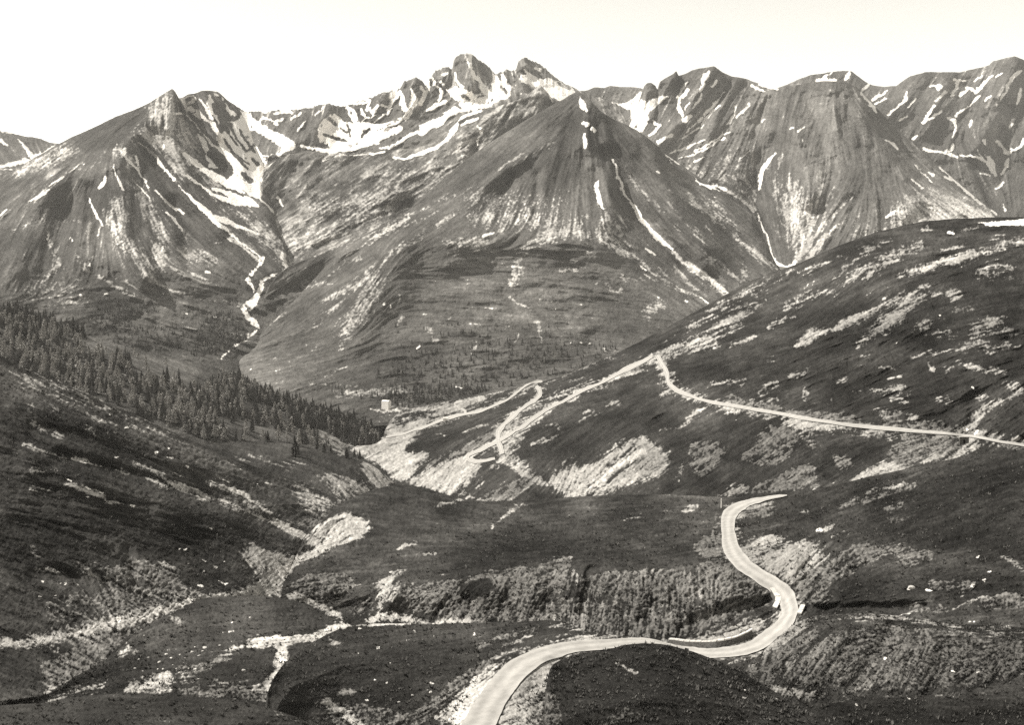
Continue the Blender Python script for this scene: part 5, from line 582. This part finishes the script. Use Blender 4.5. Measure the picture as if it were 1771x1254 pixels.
ribbon('road', 'L', [(1362, 858.5, 1360, 856), (1325, 867, 1318, 860), (1302, 874, 1288, 866), (1289, 881, 1266, 873), (1279, 889, 1252, 884), (1272, 901, 1246.5, 899), (1271, 917, 1248, 925), (1275, 936, 1250, 946), (1285, 955, 1258, 966), (1300, 973, 1276, 986), (1325, 990, 1302, 1004), (1350, 1004, 1328, 1021), (1367, 1018, 1342, 1035), (1377, 1036, 1350, 1050), (1380, 1056, 1352, 1064), (1373, 1078, 1344, 1074), (1360, 1095, 1331, 1086), (1341, 1110, 1316, 1096), (1318, 1125, 1300, 1108), (1290, 1134, 1278, 1116), (1255, 1139, 1250, 1121), (1215, 1139, 1215, 1122), (1185, 1135, 1188, 1119), (1150, 1128, 1160, 1112)], .12, 'pale gravel road winding in an S bend through the middle right', 10, 8)
ribbon('road', 'K', cl("1850,785,3 1771,772,2.8 1735,766,2.6 1690,757,2.4 1640,751,2.6 1600,748,2.6 1530,742,2.8 1450,733,3.4 1400,726,2.8 1330,713,2.4 1270,703,2.4 1230,696,2.6 1200,688,3 1175,678,3.2 1162,669,3.6 1155,660,3.8 1154,650,4 1150,638,4 1144,627,4 1137,615,4"), .3, 'thin pale road crossing the dark right hillside', 6, 3)
ribbon('road', 'K', cl("1128,617,3 1110,627,4 1090,636,4.5 1070,646,3 1040,662,2.2 1015,673,3 990,686,2.4 965,699,2.2 940,712,2.6 920,726,4 905,738,4 888,748,3 870,759,3 850,770,3 832,778,3.4 818,784,3.4 810,789,3.6 812,796,3.4 824,799,3.4 838,798,3 856,794,2.6"), .4, 'pale road running down the ridge to the lowest hairpin', 6, 3)
ribbon('road', 'K', cl("869,786,4 866,776,4 862,764,4 862,750,4.4 866,741,4.6 876,731,4 886,722,5 892,716,4 900,709,3.6 914,700,3.4 926,692,3.4 933,684,3.6 933,676,3.6 927,668,3.2"), .4, 'short pale zigzag road stretch between the two hairpins', 6, 3)
ribbon('road', 'K', cl("938,660,1.6 925,661,2.2 910,667,2.4 897,677,2.4 886,686,2 870,695,2 848,705,1.8 825,714,2 800,718,2.2 775,723,3 758,729,2.2 740,737,2 722,743,2 700,750,2.2 680,754,2.2 655,760,1.8 630,767,1.6 616,772,1.6"), .5, 'thin pale road descending towards the white house in the valley', 6, 3)
ribbon('path', 'K', cl("800,694,1.6 788,697,1.6 786,701,1.6 794,706,1.6 803,710,1.8 806,718,1.8"), .5, 'short pale footpath on the slope above the valley road', 5, 2)

# ================================================================== helpers for built things
class MB:
    def __init__(s): s.v = []; s.f = []
    def box(s, c, d, rz=0, base=None):
        x, y, z = c; a, b, h = d[0] / 2, d[1] / 2, d[2] / 2; n = len(s.v); co, si = math.cos(rz), math.sin(rz)
        for dz in (-h, h):
            for dx, dy in ((-a, -b), (a, -b), (a, b), (-a, b)): s.v.append((x + dx * co - dy * si, y + dx * si + dy * co, z + dz))
        s.f += [tuple(n + i for i in q) for q in ((0, 3, 2, 1), (4, 5, 6, 7), (0, 1, 5, 4), (1, 2, 6, 5), (2, 3, 7, 6), (3, 0, 4, 7))]
    def tube(s, p0, p1, r0, r1, k=7):
        n = len(s.v); p0 = np.array(p0, float); p1 = np.array(p1, float); d = p1 - p0; d /= np.linalg.norm(d)
        u = np.cross(d, (0.3, .9, .1)); u /= np.linalg.norm(u); w = np.cross(d, u)
        for p, r in ((p0, r0), (p1, r1)):
            for i in range(k):
                a = 2 * math.pi * i / k; s.v.append(tuple(p + u * r * math.cos(a) + w * r * math.sin(a)))
        for i in range(k): j = (i + 1) % k; s.f.append((n + i, n + j, n + k + j, n + k + i))
        s.f.append(tuple(n + k + i for i in range(k)))
    def mesh(s, name, mat, smooth=False):
        me = bpy.data.meshes.new(name); me.from_pydata(s.v, [], s.f); me.update()
        if smooth: me.polygons.foreach_set('use_smooth', [True] * len(me.polygons))
        me.materials.append(mat); return me
def thing(name, loc, label, cat, group=None):
    o = bpy.data.objects.new(name, None); COL.objects.link(o); o.location = loc; o['label'] = label; o['category'] = cat
    o.empty_display_size = .5
    if group: o['group'] = group
    return o
STONE = plain_mat('shaded_rubble_stone', .11, .35, 2.2, .15); COPE = plain_mat('white_coping_stone', .62, .15, 2.0, .05); DARK = plain_mat('opening_shade', .012, .2, 1)  # rubble stone colour darkened to carry the shade on the parapet face
WHITE = plain_mat('white_render', .82, .06, .5); ROOFM = plain_mat('metal_roof', .7, .15, .6); GLASSM = plain_mat('window_dark', .5, .2, .5); WOOD = plain_mat('pale_wood', .6, .15, 3)

# ------------------------------------------------------------------ parapet walls beside the road
def parapet(pts, lay, hgt, thick, label, group=None, toothed=True):
    P = catmull(parse(pts), 6); W = [on(lay, x, y, 0) for x, y in P]
    root = thing('parapet_wall', W[len(W) // 2], label, 'wall', group)
    L0 = np.array(W[len(W) // 2]); W = [np.array(w) - L0 for w in W]
    b = MB(); n = len(W); b2 = MB()
    L = [0]
    for i in range(1, n): L.append(L[-1] + np.linalg.norm(W[i] - W[i - 1]))
    def at(s):
        return np.array([np.interp(s, L, [w[k] for w in W]) for k in range(3)])
    m = max(4, int(L[-1] / 1.0)); prof = []
    for i in range(m + 1):
        p = at(L[-1] * i / m); q = at(min(L[-1] * i / m + .3, L[-1])) - at(max(L[-1] * i / m - .3, 0)); q[2] = 0; q /= np.linalg.norm(q); nn = np.array((-q[1], q[0], 0))
        prof.append((p, nn))
    for i, (p, nn) in enumerate(prof):
        for o_, z in ((-1, -.8), (1, -.8), (1, hgt), (-1, hgt)):
            b.v.append(tuple(p + nn * o_ * thick / 2 + np.array((0, 0, z))))
        if i:
            a = (i - 1) * 4; c = i * 4
            for k in range(4): b.f.append((a + k, a + (k + 1) % 4, c + (k + 1) % 4, c + k))
    b.f += [(0, 1, 2, 3), tuple(m * 4 + k for k in (3, 2, 1, 0))]
    link('wall_body', b.mesh('wall_body', STONE), root)
    k = max(3, int(L[-1] / 1.5))
    for i in range(k):
        s0 = L[-1] * (i + .04) / k; s1 = L[-1] * (i + .96) / k
        p, q_ = at(s0), at(s1); d = q_ - p; d[2] = 0; d /= np.linalg.norm(d); nn = np.array((-d[1], d[0], 0)) * thick * .59; hh = .22 + .1 * random.random(); n_ = len(b2.v)
        for e_ in (p, q_):
            for o_, z_ in ((-1, .003), (1, .003), (1, hh), (-1, hh)): b2.v.append(tuple(e_ + nn * o_ + np.array((0, 0, hgt + z_))))
        b2.f += [(n_, n_ + 1, n_ + 2, n_ + 3), (n_ + 7, n_ + 6, n_ + 5, n_ + 4)] + [(n_ + a, n_ + 4 + a, n_ + 4 + (a + 1) % 4, n_ + (a + 1) % 4) for a in range(4)]
    link('coping', b2.mesh('coping', COPE), root)
    return root
parapet("1158,1116 1170,1117 1185,1119.5 1205,1120.5 1230,1120.5 1255,1117.5 1275,1112 1290,1105.5 1301,1099.5", 'L', 1.25, .55, 'long low curved stone parapet with pale coping on the outer road edge')
parapet("1336,1024 1341,1032 1346,1040 1345,1048 1340,1058", 'L', .8, 1.0, 'short white parapet on the inner left side of the S bend')
parapet("1389,1054 1386,1061 1382,1069", 'L', .8, .8, 'shortest white parapet on the right edge of the S bend')

# ------------------------------------------------------------------ culvert portal under the hillside road
px, py = 1665, 768; c = on('K', px, py); D = c[1]; s = D / F
root = thing('culvert', c, 'pale masonry culvert with a dark doorway under the hillside road', 'culvert')
b = MB(); dw, dh = 4 * s, 8.6 * s; ww, wh = 16 * s, 13 * s
for x0, x1, z0, z1 in ((-ww / 2, -dw / 2, 0, wh), (dw / 2, ww / 2, 0, wh), (-dw / 2, dw / 2, dh, wh)):
    b.box(((x0 + x1) / 2, 0, (z0 + z1) / 2 - (.4 if z0 == 0 else 0)), (x1 - x0, .5, z1 - z0 + (.8 if z0 == 0 else 0)))
link('headwall', b.mesh('headwall', STONE), root)
b = MB(); b.box((0, .08, wh + .1), (ww * 1.05, .75, .2)); link('coping', b.mesh('coping', COPE), root)
b = MB(); b.box((0, .8, dh / 2 - .2), (dw * .99, 1.2, dh + .35)); link('passage_shade', b.mesh('passage_shade', DARK), root)  # solid near-black block painted as the shade inside the doorway
root.location.y -= 1.4

# ------------------------------------------------------------------ retaining wall below the near road
W = [on('L', x, y) for x, y in ((1236, 1142), (1262, 1142), (1290, 1139), (1312, 1132))]
root = thing('retaining_wall', W[1], 'dark stone retaining wall holding the road above the knoll', 'wall')
b = MB()
for a, c in zip(W[:-1], W[1:]):
    a = np.array(a) - np.array(W[1]); c = np.array(c) - np.array(W[1]); d = c - a; m = (a + c) / 2
    b.box((m[0], m[1] - .3, m[2] - 1.75), (np.linalg.norm(d) * 1.01, .8 + .02 * len(b.f), 3.4), math.atan2(d[1], d[0]))
link('wall_body', b.mesh('wall_body', plain_mat('weathered_stone', .09, .45, 1.2, .2)), root)

# ------------------------------------------------------------------ snow pole
c = on('L', 1247.5, 878); root = thing('snow_pole', c, 'thin white snow pole standing where the road enters the bend', 'pole'); h = 15 * c[1] / F
b = MB(); b.tube((0, 0, -.3), (0, 0, h), .16, .13, 8); link('pole', b.mesh('pole', WHITE), root)
b = MB(); b.tube((0, 0, h + .002), (0, 0, h + .12), .14, .05, 8); link('cap', b.mesh('cap', WOOD), root)

# ------------------------------------------------------------------ white house in the valley
c = on('G', 665.5, 709); D = c[1]; s = D / F; w, h, dp = 14 * s, 14.5 * s, 9 * s
root = thing('house', c, 'small white three storey house in the valley beside the dark forest', 'house'); root.rotation_euler.z = -.5
b = MB(); b.box((0, dp / 2, h / 2 - 1), (w, dp, h + 2)); link('wall', b.mesh('wall', WHITE), root)
b = MB(); n = 0; ov = .25
b.v = [(-w / 2 - ov, -ov, h + .01), (w / 2 + ov, -ov, h + .01), (w / 2 + ov, dp + ov, h + .01), (-w / 2 - ov, dp + ov, h + .01), (-w / 2 - ov, dp / 2, h + 2.2), (w / 2 + ov, dp / 2, h + 2.2)]
b.f = [(0, 1, 5, 4), (2, 3, 4, 5), (1, 2, 5), (3, 0, 4), (0, 3, 2, 1)]
rf = link('roof', b.mesh('roof', ROOFM), root)
b = MB(); b.box((w * .2, dp * .5, h + 1.6), (.8, .8, 1.6)); link('chimney', b.mesh('chimney', STONE), rf)
for fl in range(3):
    for k in range(3):
        x = (k - 1) * w * .29; z = h * (.16 + .3 * fl)
        if fl == 0 and k == 1:
            b = MB(); b.box((x, -.04, z - .4), (1.2, .12, 2.4)); link('door', b.mesh('door', GLASSM), root); continue
        b = MB(); b.box((x, -.03, z), (1.1, .1, 1.5)); f = link('window', b.mesh('window', GLASSM), root)
        b = MB(); b.box((x, -.12, z - .85), (1.4, .2, .14)); link('sill', b.mesh('sill', WHITE), f)
b = MB(); b.box((-w * 1.0, dp / 2, -1.2), (w * 1.0, dp, 1.6)); link('terrace', b.mesh('terrace', COPE), root)
# ------------------------------------------------------------------ hut beside the valley road
c = on('K', 771, 728.5); s = c[1] / F; w, h, dp = 9 * s, 5 * s, 5 * s
root = thing('hut', c, 'little white hut beside the pale road on the sunny slope', 'hut')
b = MB(); b.box((0, dp / 2, h / 2 - .5), (w, dp, h + 1)); link('wall', b.mesh('wall', WHITE), root)
b = MB(); b.v = [(-w / 2 - .3, -.3, h + .01), (w / 2 + .3, -.3, h + .01), (w / 2 + .3, dp + .3, h + .01), (-w / 2 - .3, dp + .3, h + .01), (-w / 2 - .3, dp / 2, h + 1.3), (w / 2 + .3, dp / 2, h + 1.3)]
b.f = [(0, 1, 5, 4), (2, 3, 4, 5), (1, 2, 5), (3, 0, 4), (0, 3, 2, 1)]; link('roof', b.mesh('roof', COPE), root)
b = MB(); b.box((0, -.03, .9), (1, .1, 1.8)); link('door', b.mesh('door', GLASSM), root)

# ------------------------------------------------------------------ boulders
def rock_mesh(seed):
    r = np.random.default_rng(seed); import bmesh
    bm = bmesh.new(); bmesh.ops.create_icosphere(bm, subdivisions=2, radius=1)
    ax = r.normal(size=(7, 3)); ax /= np.linalg.norm(ax, axis=1)[:, None]; cut = .55 + .35 * r.random(7)
    for v_ in bm.verts:
        p = np.array(v_.co)
        for a_, c_ in zip(ax, cut):
            d = p @ a_
            if d > c_: p = p - a_ * (d - c_)
        p[2] *= .62; p[0] *= 1.25; v_.co = p * (1 + .04 * r.normal())
    me = bpy.data.meshes.new('boulder'); bm.to_mesh(me); bm.free(); me.materials.append(BOULD); return me
BOULD = plain_mat('pale_limestone', .5, .3, 1.5, .1)
RM_ = [rock_mesh(i) for i in range(6)]
def rock(lay, px, py, r, label, group=None):
    c = on(lay, px, py); o = link('boulder', RM_[random.randrange(6)]); R = r * c[1] / F
    o.location = (c[0], c[1], c[2] + R * .02); o.scale = (R, R * random.uniform(.7, 1.1), R * random.uniform(.7, 1.1)); o.rotation_euler = (0, 0, random.random() * 6.3)
    o['label'] = label; o['category'] = 'boulder'
    if group: o['group'] = group
rock('L', 1577, 1017, 8, 'largest white boulder lying on the dark slope right of the road')
rock('L', 1572, 1020, 3.4, 'small white rock leaning against the largest white boulder')
rock('L', 1683, 1012, 3.6, 'white boulder on the dark far right slope left of its slightly higher neighbour')
rock('L', 1702, 1004, 3.2, 'white boulder on the dark far right slope right of its slightly lower neighbour')
GB = 'pale boulders scattered over the grassy river flat'
for x, y in [(287,1133),(311,1133),(296,1139),(320,1139),(332,1128),(337,1120),(350,1127),(354,1121),(366,1129),(380,1117),(318,1147),(299,1151),(273,1158),(257,1138),(240,1141),(233,1157),(247,1162),(331,1129),(345,1135),(326,1157),(350,1157),(338,1158),(343,1175),(310,1164),(282,1158),(367,1135),(391,1127),(249,1100),(386,1095),(421,1160),(276,1146),(305,1157)]:
    rock('P', x, y, 1.6 + 2.2 * random.random() ** 2, 'pale boulder among many on the grass of the river flat', GB)
GJ = 'small white stones strewn on the left slope'
for x, y in [(365,915),(228,875),(152,860),(250,988),(270,986),(322,808),(294,792),(270,783),(203,791),(219,739),(372,982),(353,989),(352,970),(310,951),(321,952),(388,972),(326,975),(385,1008),(346,1014),(330,1018),(113,1009),(74,1006),(104,1010),(68,1032),(204,1070),(85,1052),(96,1031),(445,838),(416,812)]:
    rock('J', x, y, 1.3 + 1.3 * random.random(), 'small white stone among others strewn on the dark left slope', GJ)
GO = 'small white stones on the grass left of the near road'
for x, y in [(653,1120),(717,1092),(745,1182),(744,1197),(713,1203),(635,1213),(668,1182),(650,1177),(818,1097),(749,1101),(624,1088),(675,1148),(625,1195),(690,1215),(706,1150)]:
    rock('O', x, y, 1.2 + 1.2 * random.random(), 'small white stone among others on the grass left of the near road', GO)

# ------------------------------------------------------------------ grass tufts and low heath on the near ground
TV = []; TF = []; nT = 0
for lay, cnt in (('A', 9000), ('B', 3500), ('N', 3000), ('M', 6000), ('O', 7000), ('P', 6000), ('L', 15000), ('J', 9000)):
    xs, PY, DF = LAY[lay]; r_ = rng.integers(0, PY.shape[0], cnt); c_ = rng.integers(0, PY.shape[1], cnt)
    px = xs[c_]; py = PY[r_, c_]; dd = DF[r_, c_]; ok = (dd < 420) & (px > -60) & (px < 1830) & (py < 1290)
    if lay in 'LO':
        for P_ in ([(1345, 866), (1262, 880), (1260, 925), (1272, 960), (1312, 995), (1348, 1025), (1364, 1056), (1348, 1092), (1290, 1124), (1215, 1130), (1150, 1120)], [(835, 1250), (870, 1175), (915, 1145), (980, 1120), (1050, 1115), (1150, 1118)]):
            for (ax, ay), (bx, by) in zip(P_[:-1], P_[1:]):
                t = np.clip(((px - ax) * (bx - ax) + (py - ay) * (by - ay)) / ((bx - ax) ** 2 + (by - ay) ** 2), 0, 1)
                ok &= np.hypot(px - ax - t * (bx - ax), py - ay - t * (by - ay)) > (40 if P_[0][0] < 900 else 20)
    px, py, dd = px[ok], py[ok], dd[ok]; X, Y_, Z = world(px, py, dd); k = len(px)
    sz = (.16 + .5 * rng.random(k) ** 3) * (dd / 200) ** .6
    for bl in range(6):
        a = rng.random(k) * 6.283; ca, sa = np.cos(a), np.sin(a); ln = sz * (.6 + .6 * rng.random(k)); o_ = sz * .5 * rng.random(k)
        bx, by = X + ca * o_, Y_ + sa * o_; w_ = sz * .28
        TV += [np.stack([bx - sa * w_, by + ca * w_, Z - .04], 1), np.stack([bx + sa * w_, by - ca * w_, Z - .04], 1), np.stack([bx + ca * ln * .6, by + sa * ln * .6, Z + ln * .75], 1)]
        i_ = np.arange(k); TF.append(np.stack([nT + i_, nT + k + i_, nT + 2 * k + i_], 1)); nT += 3 * k
link('grass', mesh_np('grass', np.vstack(TV), np.vstack(TF), plain_mat('grass_tufts', .075, .7, .35), False), kind='stuff', label='rough grass tufts and low heath on the near slopes')

# ================================================================== TREES
TR_D = plain_mat('dark_spruce_needles', .065, .45, .8); TR_L = plain_mat('pale_larch_needles', .36, .4, .8); BARK = plain_mat('tree_bark', .07, .3, 2)
def crown_mesh(kind, seed, lod):
    """unit tree, 1 high. spruce: ragged tiers of drooping boughs. larch: looser cloud of leaf clumps"""
    r = np.random.default_rng(seed); V = []; Fc = []
    if kind == 0:
        T = 11 if lod else 6; K = 11 if lod else 7
        for t in range(T):
            z = .10 + .86 * t / T; R = (.17 + .02 * r.random()) * (1 - (t / T) ** 1.15) + .012; n = len(V)
            V.append((0, 0, z + .16))
            for k in range(K * 2):
                a = math.pi * k / K + r.random() * .3; rr = R * ((.55 if k % 2 else 1.0) + .35 * (r.random() - .5))
                V.append((rr * math.cos(a), rr * math.sin(a), z - (.03 if k % 2 == 0 else 0) + .03 * (r.random() - .5)))
            for k in range(K * 2): Fc.append((n, n + 1 + k, n + 1 + (k + 1) % (K * 2)))
    else:
        M = 230 if lod else 46
        for i in range(M):
            z = .14 + .84 * r.random() ** .85; R = .21 * (1 - ((z - .12) / .88) ** 1.4) * (.8 + .3 * math.sin(9 * z + seed)) + .012
            a = r.random() * 6.283; q = R * math.sqrt(r.random()) ; c = np.array((q * math.cos(a), q * math.sin(a), z))
            s = (.035 if lod else .075) * (.7 + .6 * r.random()); u = r.normal(size=3); u /= np.linalg.norm(u); w_ = np.cross(u, r.normal(size=3)); w_ /= np.linalg.norm(w_)
            n = len(V); V += [tuple(c + u * s), tuple(c - u * s * .5 + w_ * s * .8), tuple(c - u * s * .5 - w_ * s * .8 - np.array((0, 0, s * .3)))]; Fc.append((n, n + 1, n + 2))
            n = len(V); w2 = np.cross(u, w_); V += [tuple(c + w2 * s), tuple(c - w2 * s * .5 + w_ * s * .8), tuple(c - w2 * s * .5 - w_ * s * .8)]; Fc.append((n, n + 1, n + 2))
    return V, Fc
def trunk_mb():
    b = MB(); b.tube((0, 0, -.06), (0, 0, .5), .018, .010, 6); b.tube((0, 0, .5), (0, 0, .93), .010, .003, 6)
    for k in range(5):
        a = k * 2.4; z = .25 + .1 * k; b.tube((0, 0, z), (.09 * math.cos(a), .09 * math.sin(a), z - .01), .004, .002, 4)
    return b
TRUNK = trunk_mb().mesh('trunk', BARK)
CROWN = {}
for kd in (0, 1):
    for sd in range(4):
        V, Fc = crown_mesh(kd, sd + 10 * kd, True); me = bpy.data.meshes.new('crown'); me.from_pydata(V, [], Fc); me.update(); me.materials.append(TR_L if kd else TR_D); CROWN[kd, sd] = me
def inpoly(x, y, P):
    c = False; n = len(P)
    for i in range(n):
        ax, ay = P[i]; bx, by = P[(i + 1) % n]
        if (ay > y) != (by > y) and x < (bx - ax) * (y - ay) / (by - ay) + ax: c = not c
    return c
TREES = []   # (pixel height, layer, x, y, metres, kind, area)
def scatter(lay, poly, n, hm, pl, area, holes=()):
    P = [tuple(q) for q in parse(poly)]; Hs = [[tuple(q) for q in parse(h_)] for h_ in holes]
    xs = [p[0] for p in P]; ys = [p[1] for p in P]; k = 0; t = 0
    while k < n and t < n * 40:
        t += 1; x = random.uniform(min(xs), max(xs)); y = random.uniform(min(ys), max(ys))
        if not inpoly(x, y, P) or any(inpoly(x, y, h_) and random.random() < .93 for h_ in Hs): continue
        D = lay_D(lay, x, y); m = random.uniform(*hm) * (random.uniform(.8, 1.55) if lay == 'I' else 1); TREES.append((m / D * F, lay, x, y, m, 1 if random.random() < pl else 0, area)); k += 1
HOLE = ["225,612 290,612 345,632 380,655 340,672 260,662 225,645", "140,590 215,595 235,615 150,608", "395,690 470,700 500,720 430,718", "370,724 430,730 510,752 520,775 430,765 380,745", "310,600 330,608 300,615 250,600"]
scatter('I', "-170,540 15,536 100,566 150,590 220,610 300,632 330,700 360,760 300,742 200,700 100,665 20,635 -170,560", 850, (9, 15), .6, 'forest', HOLE)
scatter('I', "300,640 400,655 450,675 520,705 500,770 400,764 350,766 320,700", 430, (8, 15), .45, 'forest', HOLE)
scatter('I', "500,700 560,715 620,735 655,752 660,775 640,778 600,770 560,745 500,740", 560, (9, 15), .08, 'forest')
scatter('I', "400,650 450,672 620,732 655,752 600,745 500,715 400,680", 220, (9, 15), .08, 'forest')
scatter('I', "-170,520 15,530 100,558 150,582 150,592 100,570 15,545 -170,530", 150, (9, 14), .0, 'forest')
scatter('I', "505,745 540,750 570,768 560,780 520,778", 26, (8, 13), .5, 'forest')
for x, y, m, k in ((511, 790, 17, 0), (517, 772, 12, 1), (482, 762, 13, 1), (497, 763, 12, 1), (423, 763, 11, 1), (463, 763, 9, 0), (600, 792, 9, 0), (613, 790, 7, 0), (622, 795, 9, 0), (548, 778, 9, 0), (560, 782, 9, 0), (572, 783, 8, 0), (455, 762, 10, 1)):
    D = lay_D('J2', x, y); TREES.append((m / D * F + 30, 'J2', x, y, m, k, 'edge'))
scatter('G', "640,655 720,610 850,590 1080,600 1000,640 900,660 700,680", 300, (7, 13), .05, 'far')
scatter('G', "655,690 700,672 850,668 900,665 850,675 760,695 700,708", 210, (8, 14), .05, 'far')
scatter('G', "680,560 1050,560 1100,590 700,620", 60, (6, 11), .0, 'far')
scatter('G', "560,672 660,668 660,690 600,690", 14, (7, 12), .0, 'far')
scatter('HL', "165,520 200,516 240,520 272,540 220,560 160,550", 150, (7, 12), .0, 'far')
scatter('HL', "340,560 395,535 430,560 425,590 395,612 340,612", 260, (7, 12), .05, 'far')
scatter('HL', "385,512 410,515 412,530 388,528", 30, (6, 10), .0, 'far')
scatter('HL', "150,555 350,570 380,620 200,600", 200, (7, 11), .05, 'far')
TREES.sort(key=lambda t: -t[0])
GRP = {(0, 'forest'): ('dark pointed spruce standing in the dense hillside forest', 'dark spruces of the hillside forest'), (1, 'forest'): ('pale feathery larch standing in the dense hillside forest', 'pale larches of the hillside forest'),
       (0, 'edge'): ('dark conifer on the rim of the left middle knoll below the forest', 'dark conifers along the knoll rim'), (1, 'edge'): ('pale larch on the rim of the left middle knoll below the forest', 'pale larches along the knoll rim'),
       (0, 'far'): ('small dark conifer on the lower slope of the central mountain', 'small dark conifers on the far slopes'), (1, 'far'): ('small pale larch on the lower slope of the central mountain', 'small pale larches on the far slopes')}
for i, (hp, lay, x, y, m, kd, area) in enumerate(TREES[:300]):
    c = on(lay, x, y); lb, gp = GRP[kd, area]
    if (lay, x, y) == ('J2', 511, 790): lb, gp = 'lone tall dark conifer standing in front of the knoll rim larches', None
    root = thing('larch' if kd else 'spruce', (c[0], c[1], c[2] - .1), lb, 'tree', gp)
    root.scale = (m * random.uniform(.9, 1.6), m * random.uniform(.9, 1.6), m); root.rotation_euler = (random.uniform(-.05, .05), random.uniform(-.05, .05), random.random() * 6.28)
    link('trunk', TRUNK, root); link('crown', CROWN[kd, random.randrange(4)], root)
# the rest of the wood, read as one mass
for kd, nm, mt in ((0, 'spruce_wood', TR_D), (1, 'larch_wood', TR_L)):
    VV = []; FF = []; n = 0
    pro = [crown_mesh(kd, 40 + s_ + 10 * kd, False) for s_ in range(4)]
    pro = [(np.array(a), np.array(b_)) for a, b_ in pro]
    for (hp, lay, x, y, m, k_, area) in TREES[300:]:
        if k_ != kd: continue
        V, Fc = pro[random.randrange(4)]; c = on(lay, x, y); a = random.random() * 6.28; w_ = m * random.uniform(.95, 1.7)
        X = V[:, 0] * math.cos(a) - V[:, 1] * math.sin(a); Yv = V[:, 0] * math.sin(a) + V[:, 1] * math.cos(a)
        VV.append(np.stack([X * w_ + c[0], Yv * w_ + c[1], (V[:, 2] - .06) * m + c[2]], 1)); FF.append(Fc + n); n += len(V)
    link(nm, mesh_np(nm, np.vstack(VV), np.vstack(FF), mt, False), kind='stuff', label='dense ' + ('dark spruce' if kd == 0 else 'pale larch') + ' wood covering the left hillside and valley')

# ================================================================== LIGHT, SKY, HAZE, CAMERA
SUN_EL = math.radians(50); SUN_AZ = math.radians(-84)     # azimuth from +Y (view direction), negative = left
wd = bpy.data.worlds.new('World'); SC.world = wd; wd.use_nodes = True; nt = wd.node_tree; N = nt.nodes; L = nt.links
sky = N.new('ShaderNodeTexSky'); sky.sky_type = 'NISHITA'; sky.sun_disc = False; sky.sun_elevation = SUN_EL; sky.sun_rotation = SUN_AZ
sky.altitude = 2000; sky.dust_density = 2.0
bw = N.new('ShaderNodeRGBToBW'); L.new(sky.outputs[0], bw.inputs[0])
cc = N.new('ShaderNodeCombineColor')
for i, f in enumerate((1.0, .97, .885)):
    q = N.new('ShaderNodeMath'); q.operation = 'MULTIPLY'; q.inputs[1].default_value = f; L.new(bw.outputs[0], q.inputs[0]); L.new(q.outputs[0], cc.inputs[i])
bg = N['Background']; L.new(cc.outputs[0], bg.inputs['Color']); bg.inputs['Strength'].default_value = .15
sd = bpy.data.lights.new('sun', 'SUN'); sd.energy = 2.8; sd.angle = math.radians(.5); sd.color = (1, .965, .90)
so = bpy.data.objects.new('sun', sd); COL.objects.link(so)
from mathutils import Vector
tos = Vector((math.sin(SUN_AZ) * math.cos(SUN_EL), math.cos(SUN_AZ) * math.cos(SUN_EL), math.sin(SUN_EL)))
so.rotation_euler = tos.to_track_quat('Z', 'Y').to_euler()
# air
hb = MB(); hb.box((0, 4300, 385), (26000, 14800, 1640)); hm = bpy.data.materials.new('haze'); hm.use_nodes = True
hn = hm.node_tree; hn.nodes.clear(); ho = hn.nodes.new('ShaderNodeOutputMaterial'); hv = hn.nodes.new('ShaderNodeVolumePrincipled')
hv.inputs['Color'].default_value = (1, .975, .93, 1); hv.inputs['Density'].default_value = HAZE; hn.links.new(hv.outputs[0], ho.inputs['Volume'])
if HAZE > 0: link('haze', hb.mesh('haze', hm), kind='stuff', label='thin pale summer haze lying over the valley')
cam = bpy.data.cameras.new('camera'); co_ = bpy.data.objects.new('camera', cam); COL.objects.link(co_)
co_.location = (0, 0, 0); co_.rotation_euler = (math.radians(90), 0, 0)
cam.sensor_fit = 'HORIZONTAL'; cam.sensor_width = 36; cam.lens = 36 * F / 1771; cam.shift_x = 0; cam.shift_y = -(627 - H0) / 1771
cam.clip_start = 1; cam.clip_end = 60000
SC.camera = co_
SC.view_settings.view_transform = 'Standard'; SC.view_settings.look = 'None'; SC.view_settings.exposure = EXPO; SC.view_settings.gamma = 1
SC.cycles.max_bounces = 4; SC.cycles.volume_bounces = 0; SC.cycles.use_denoising = False
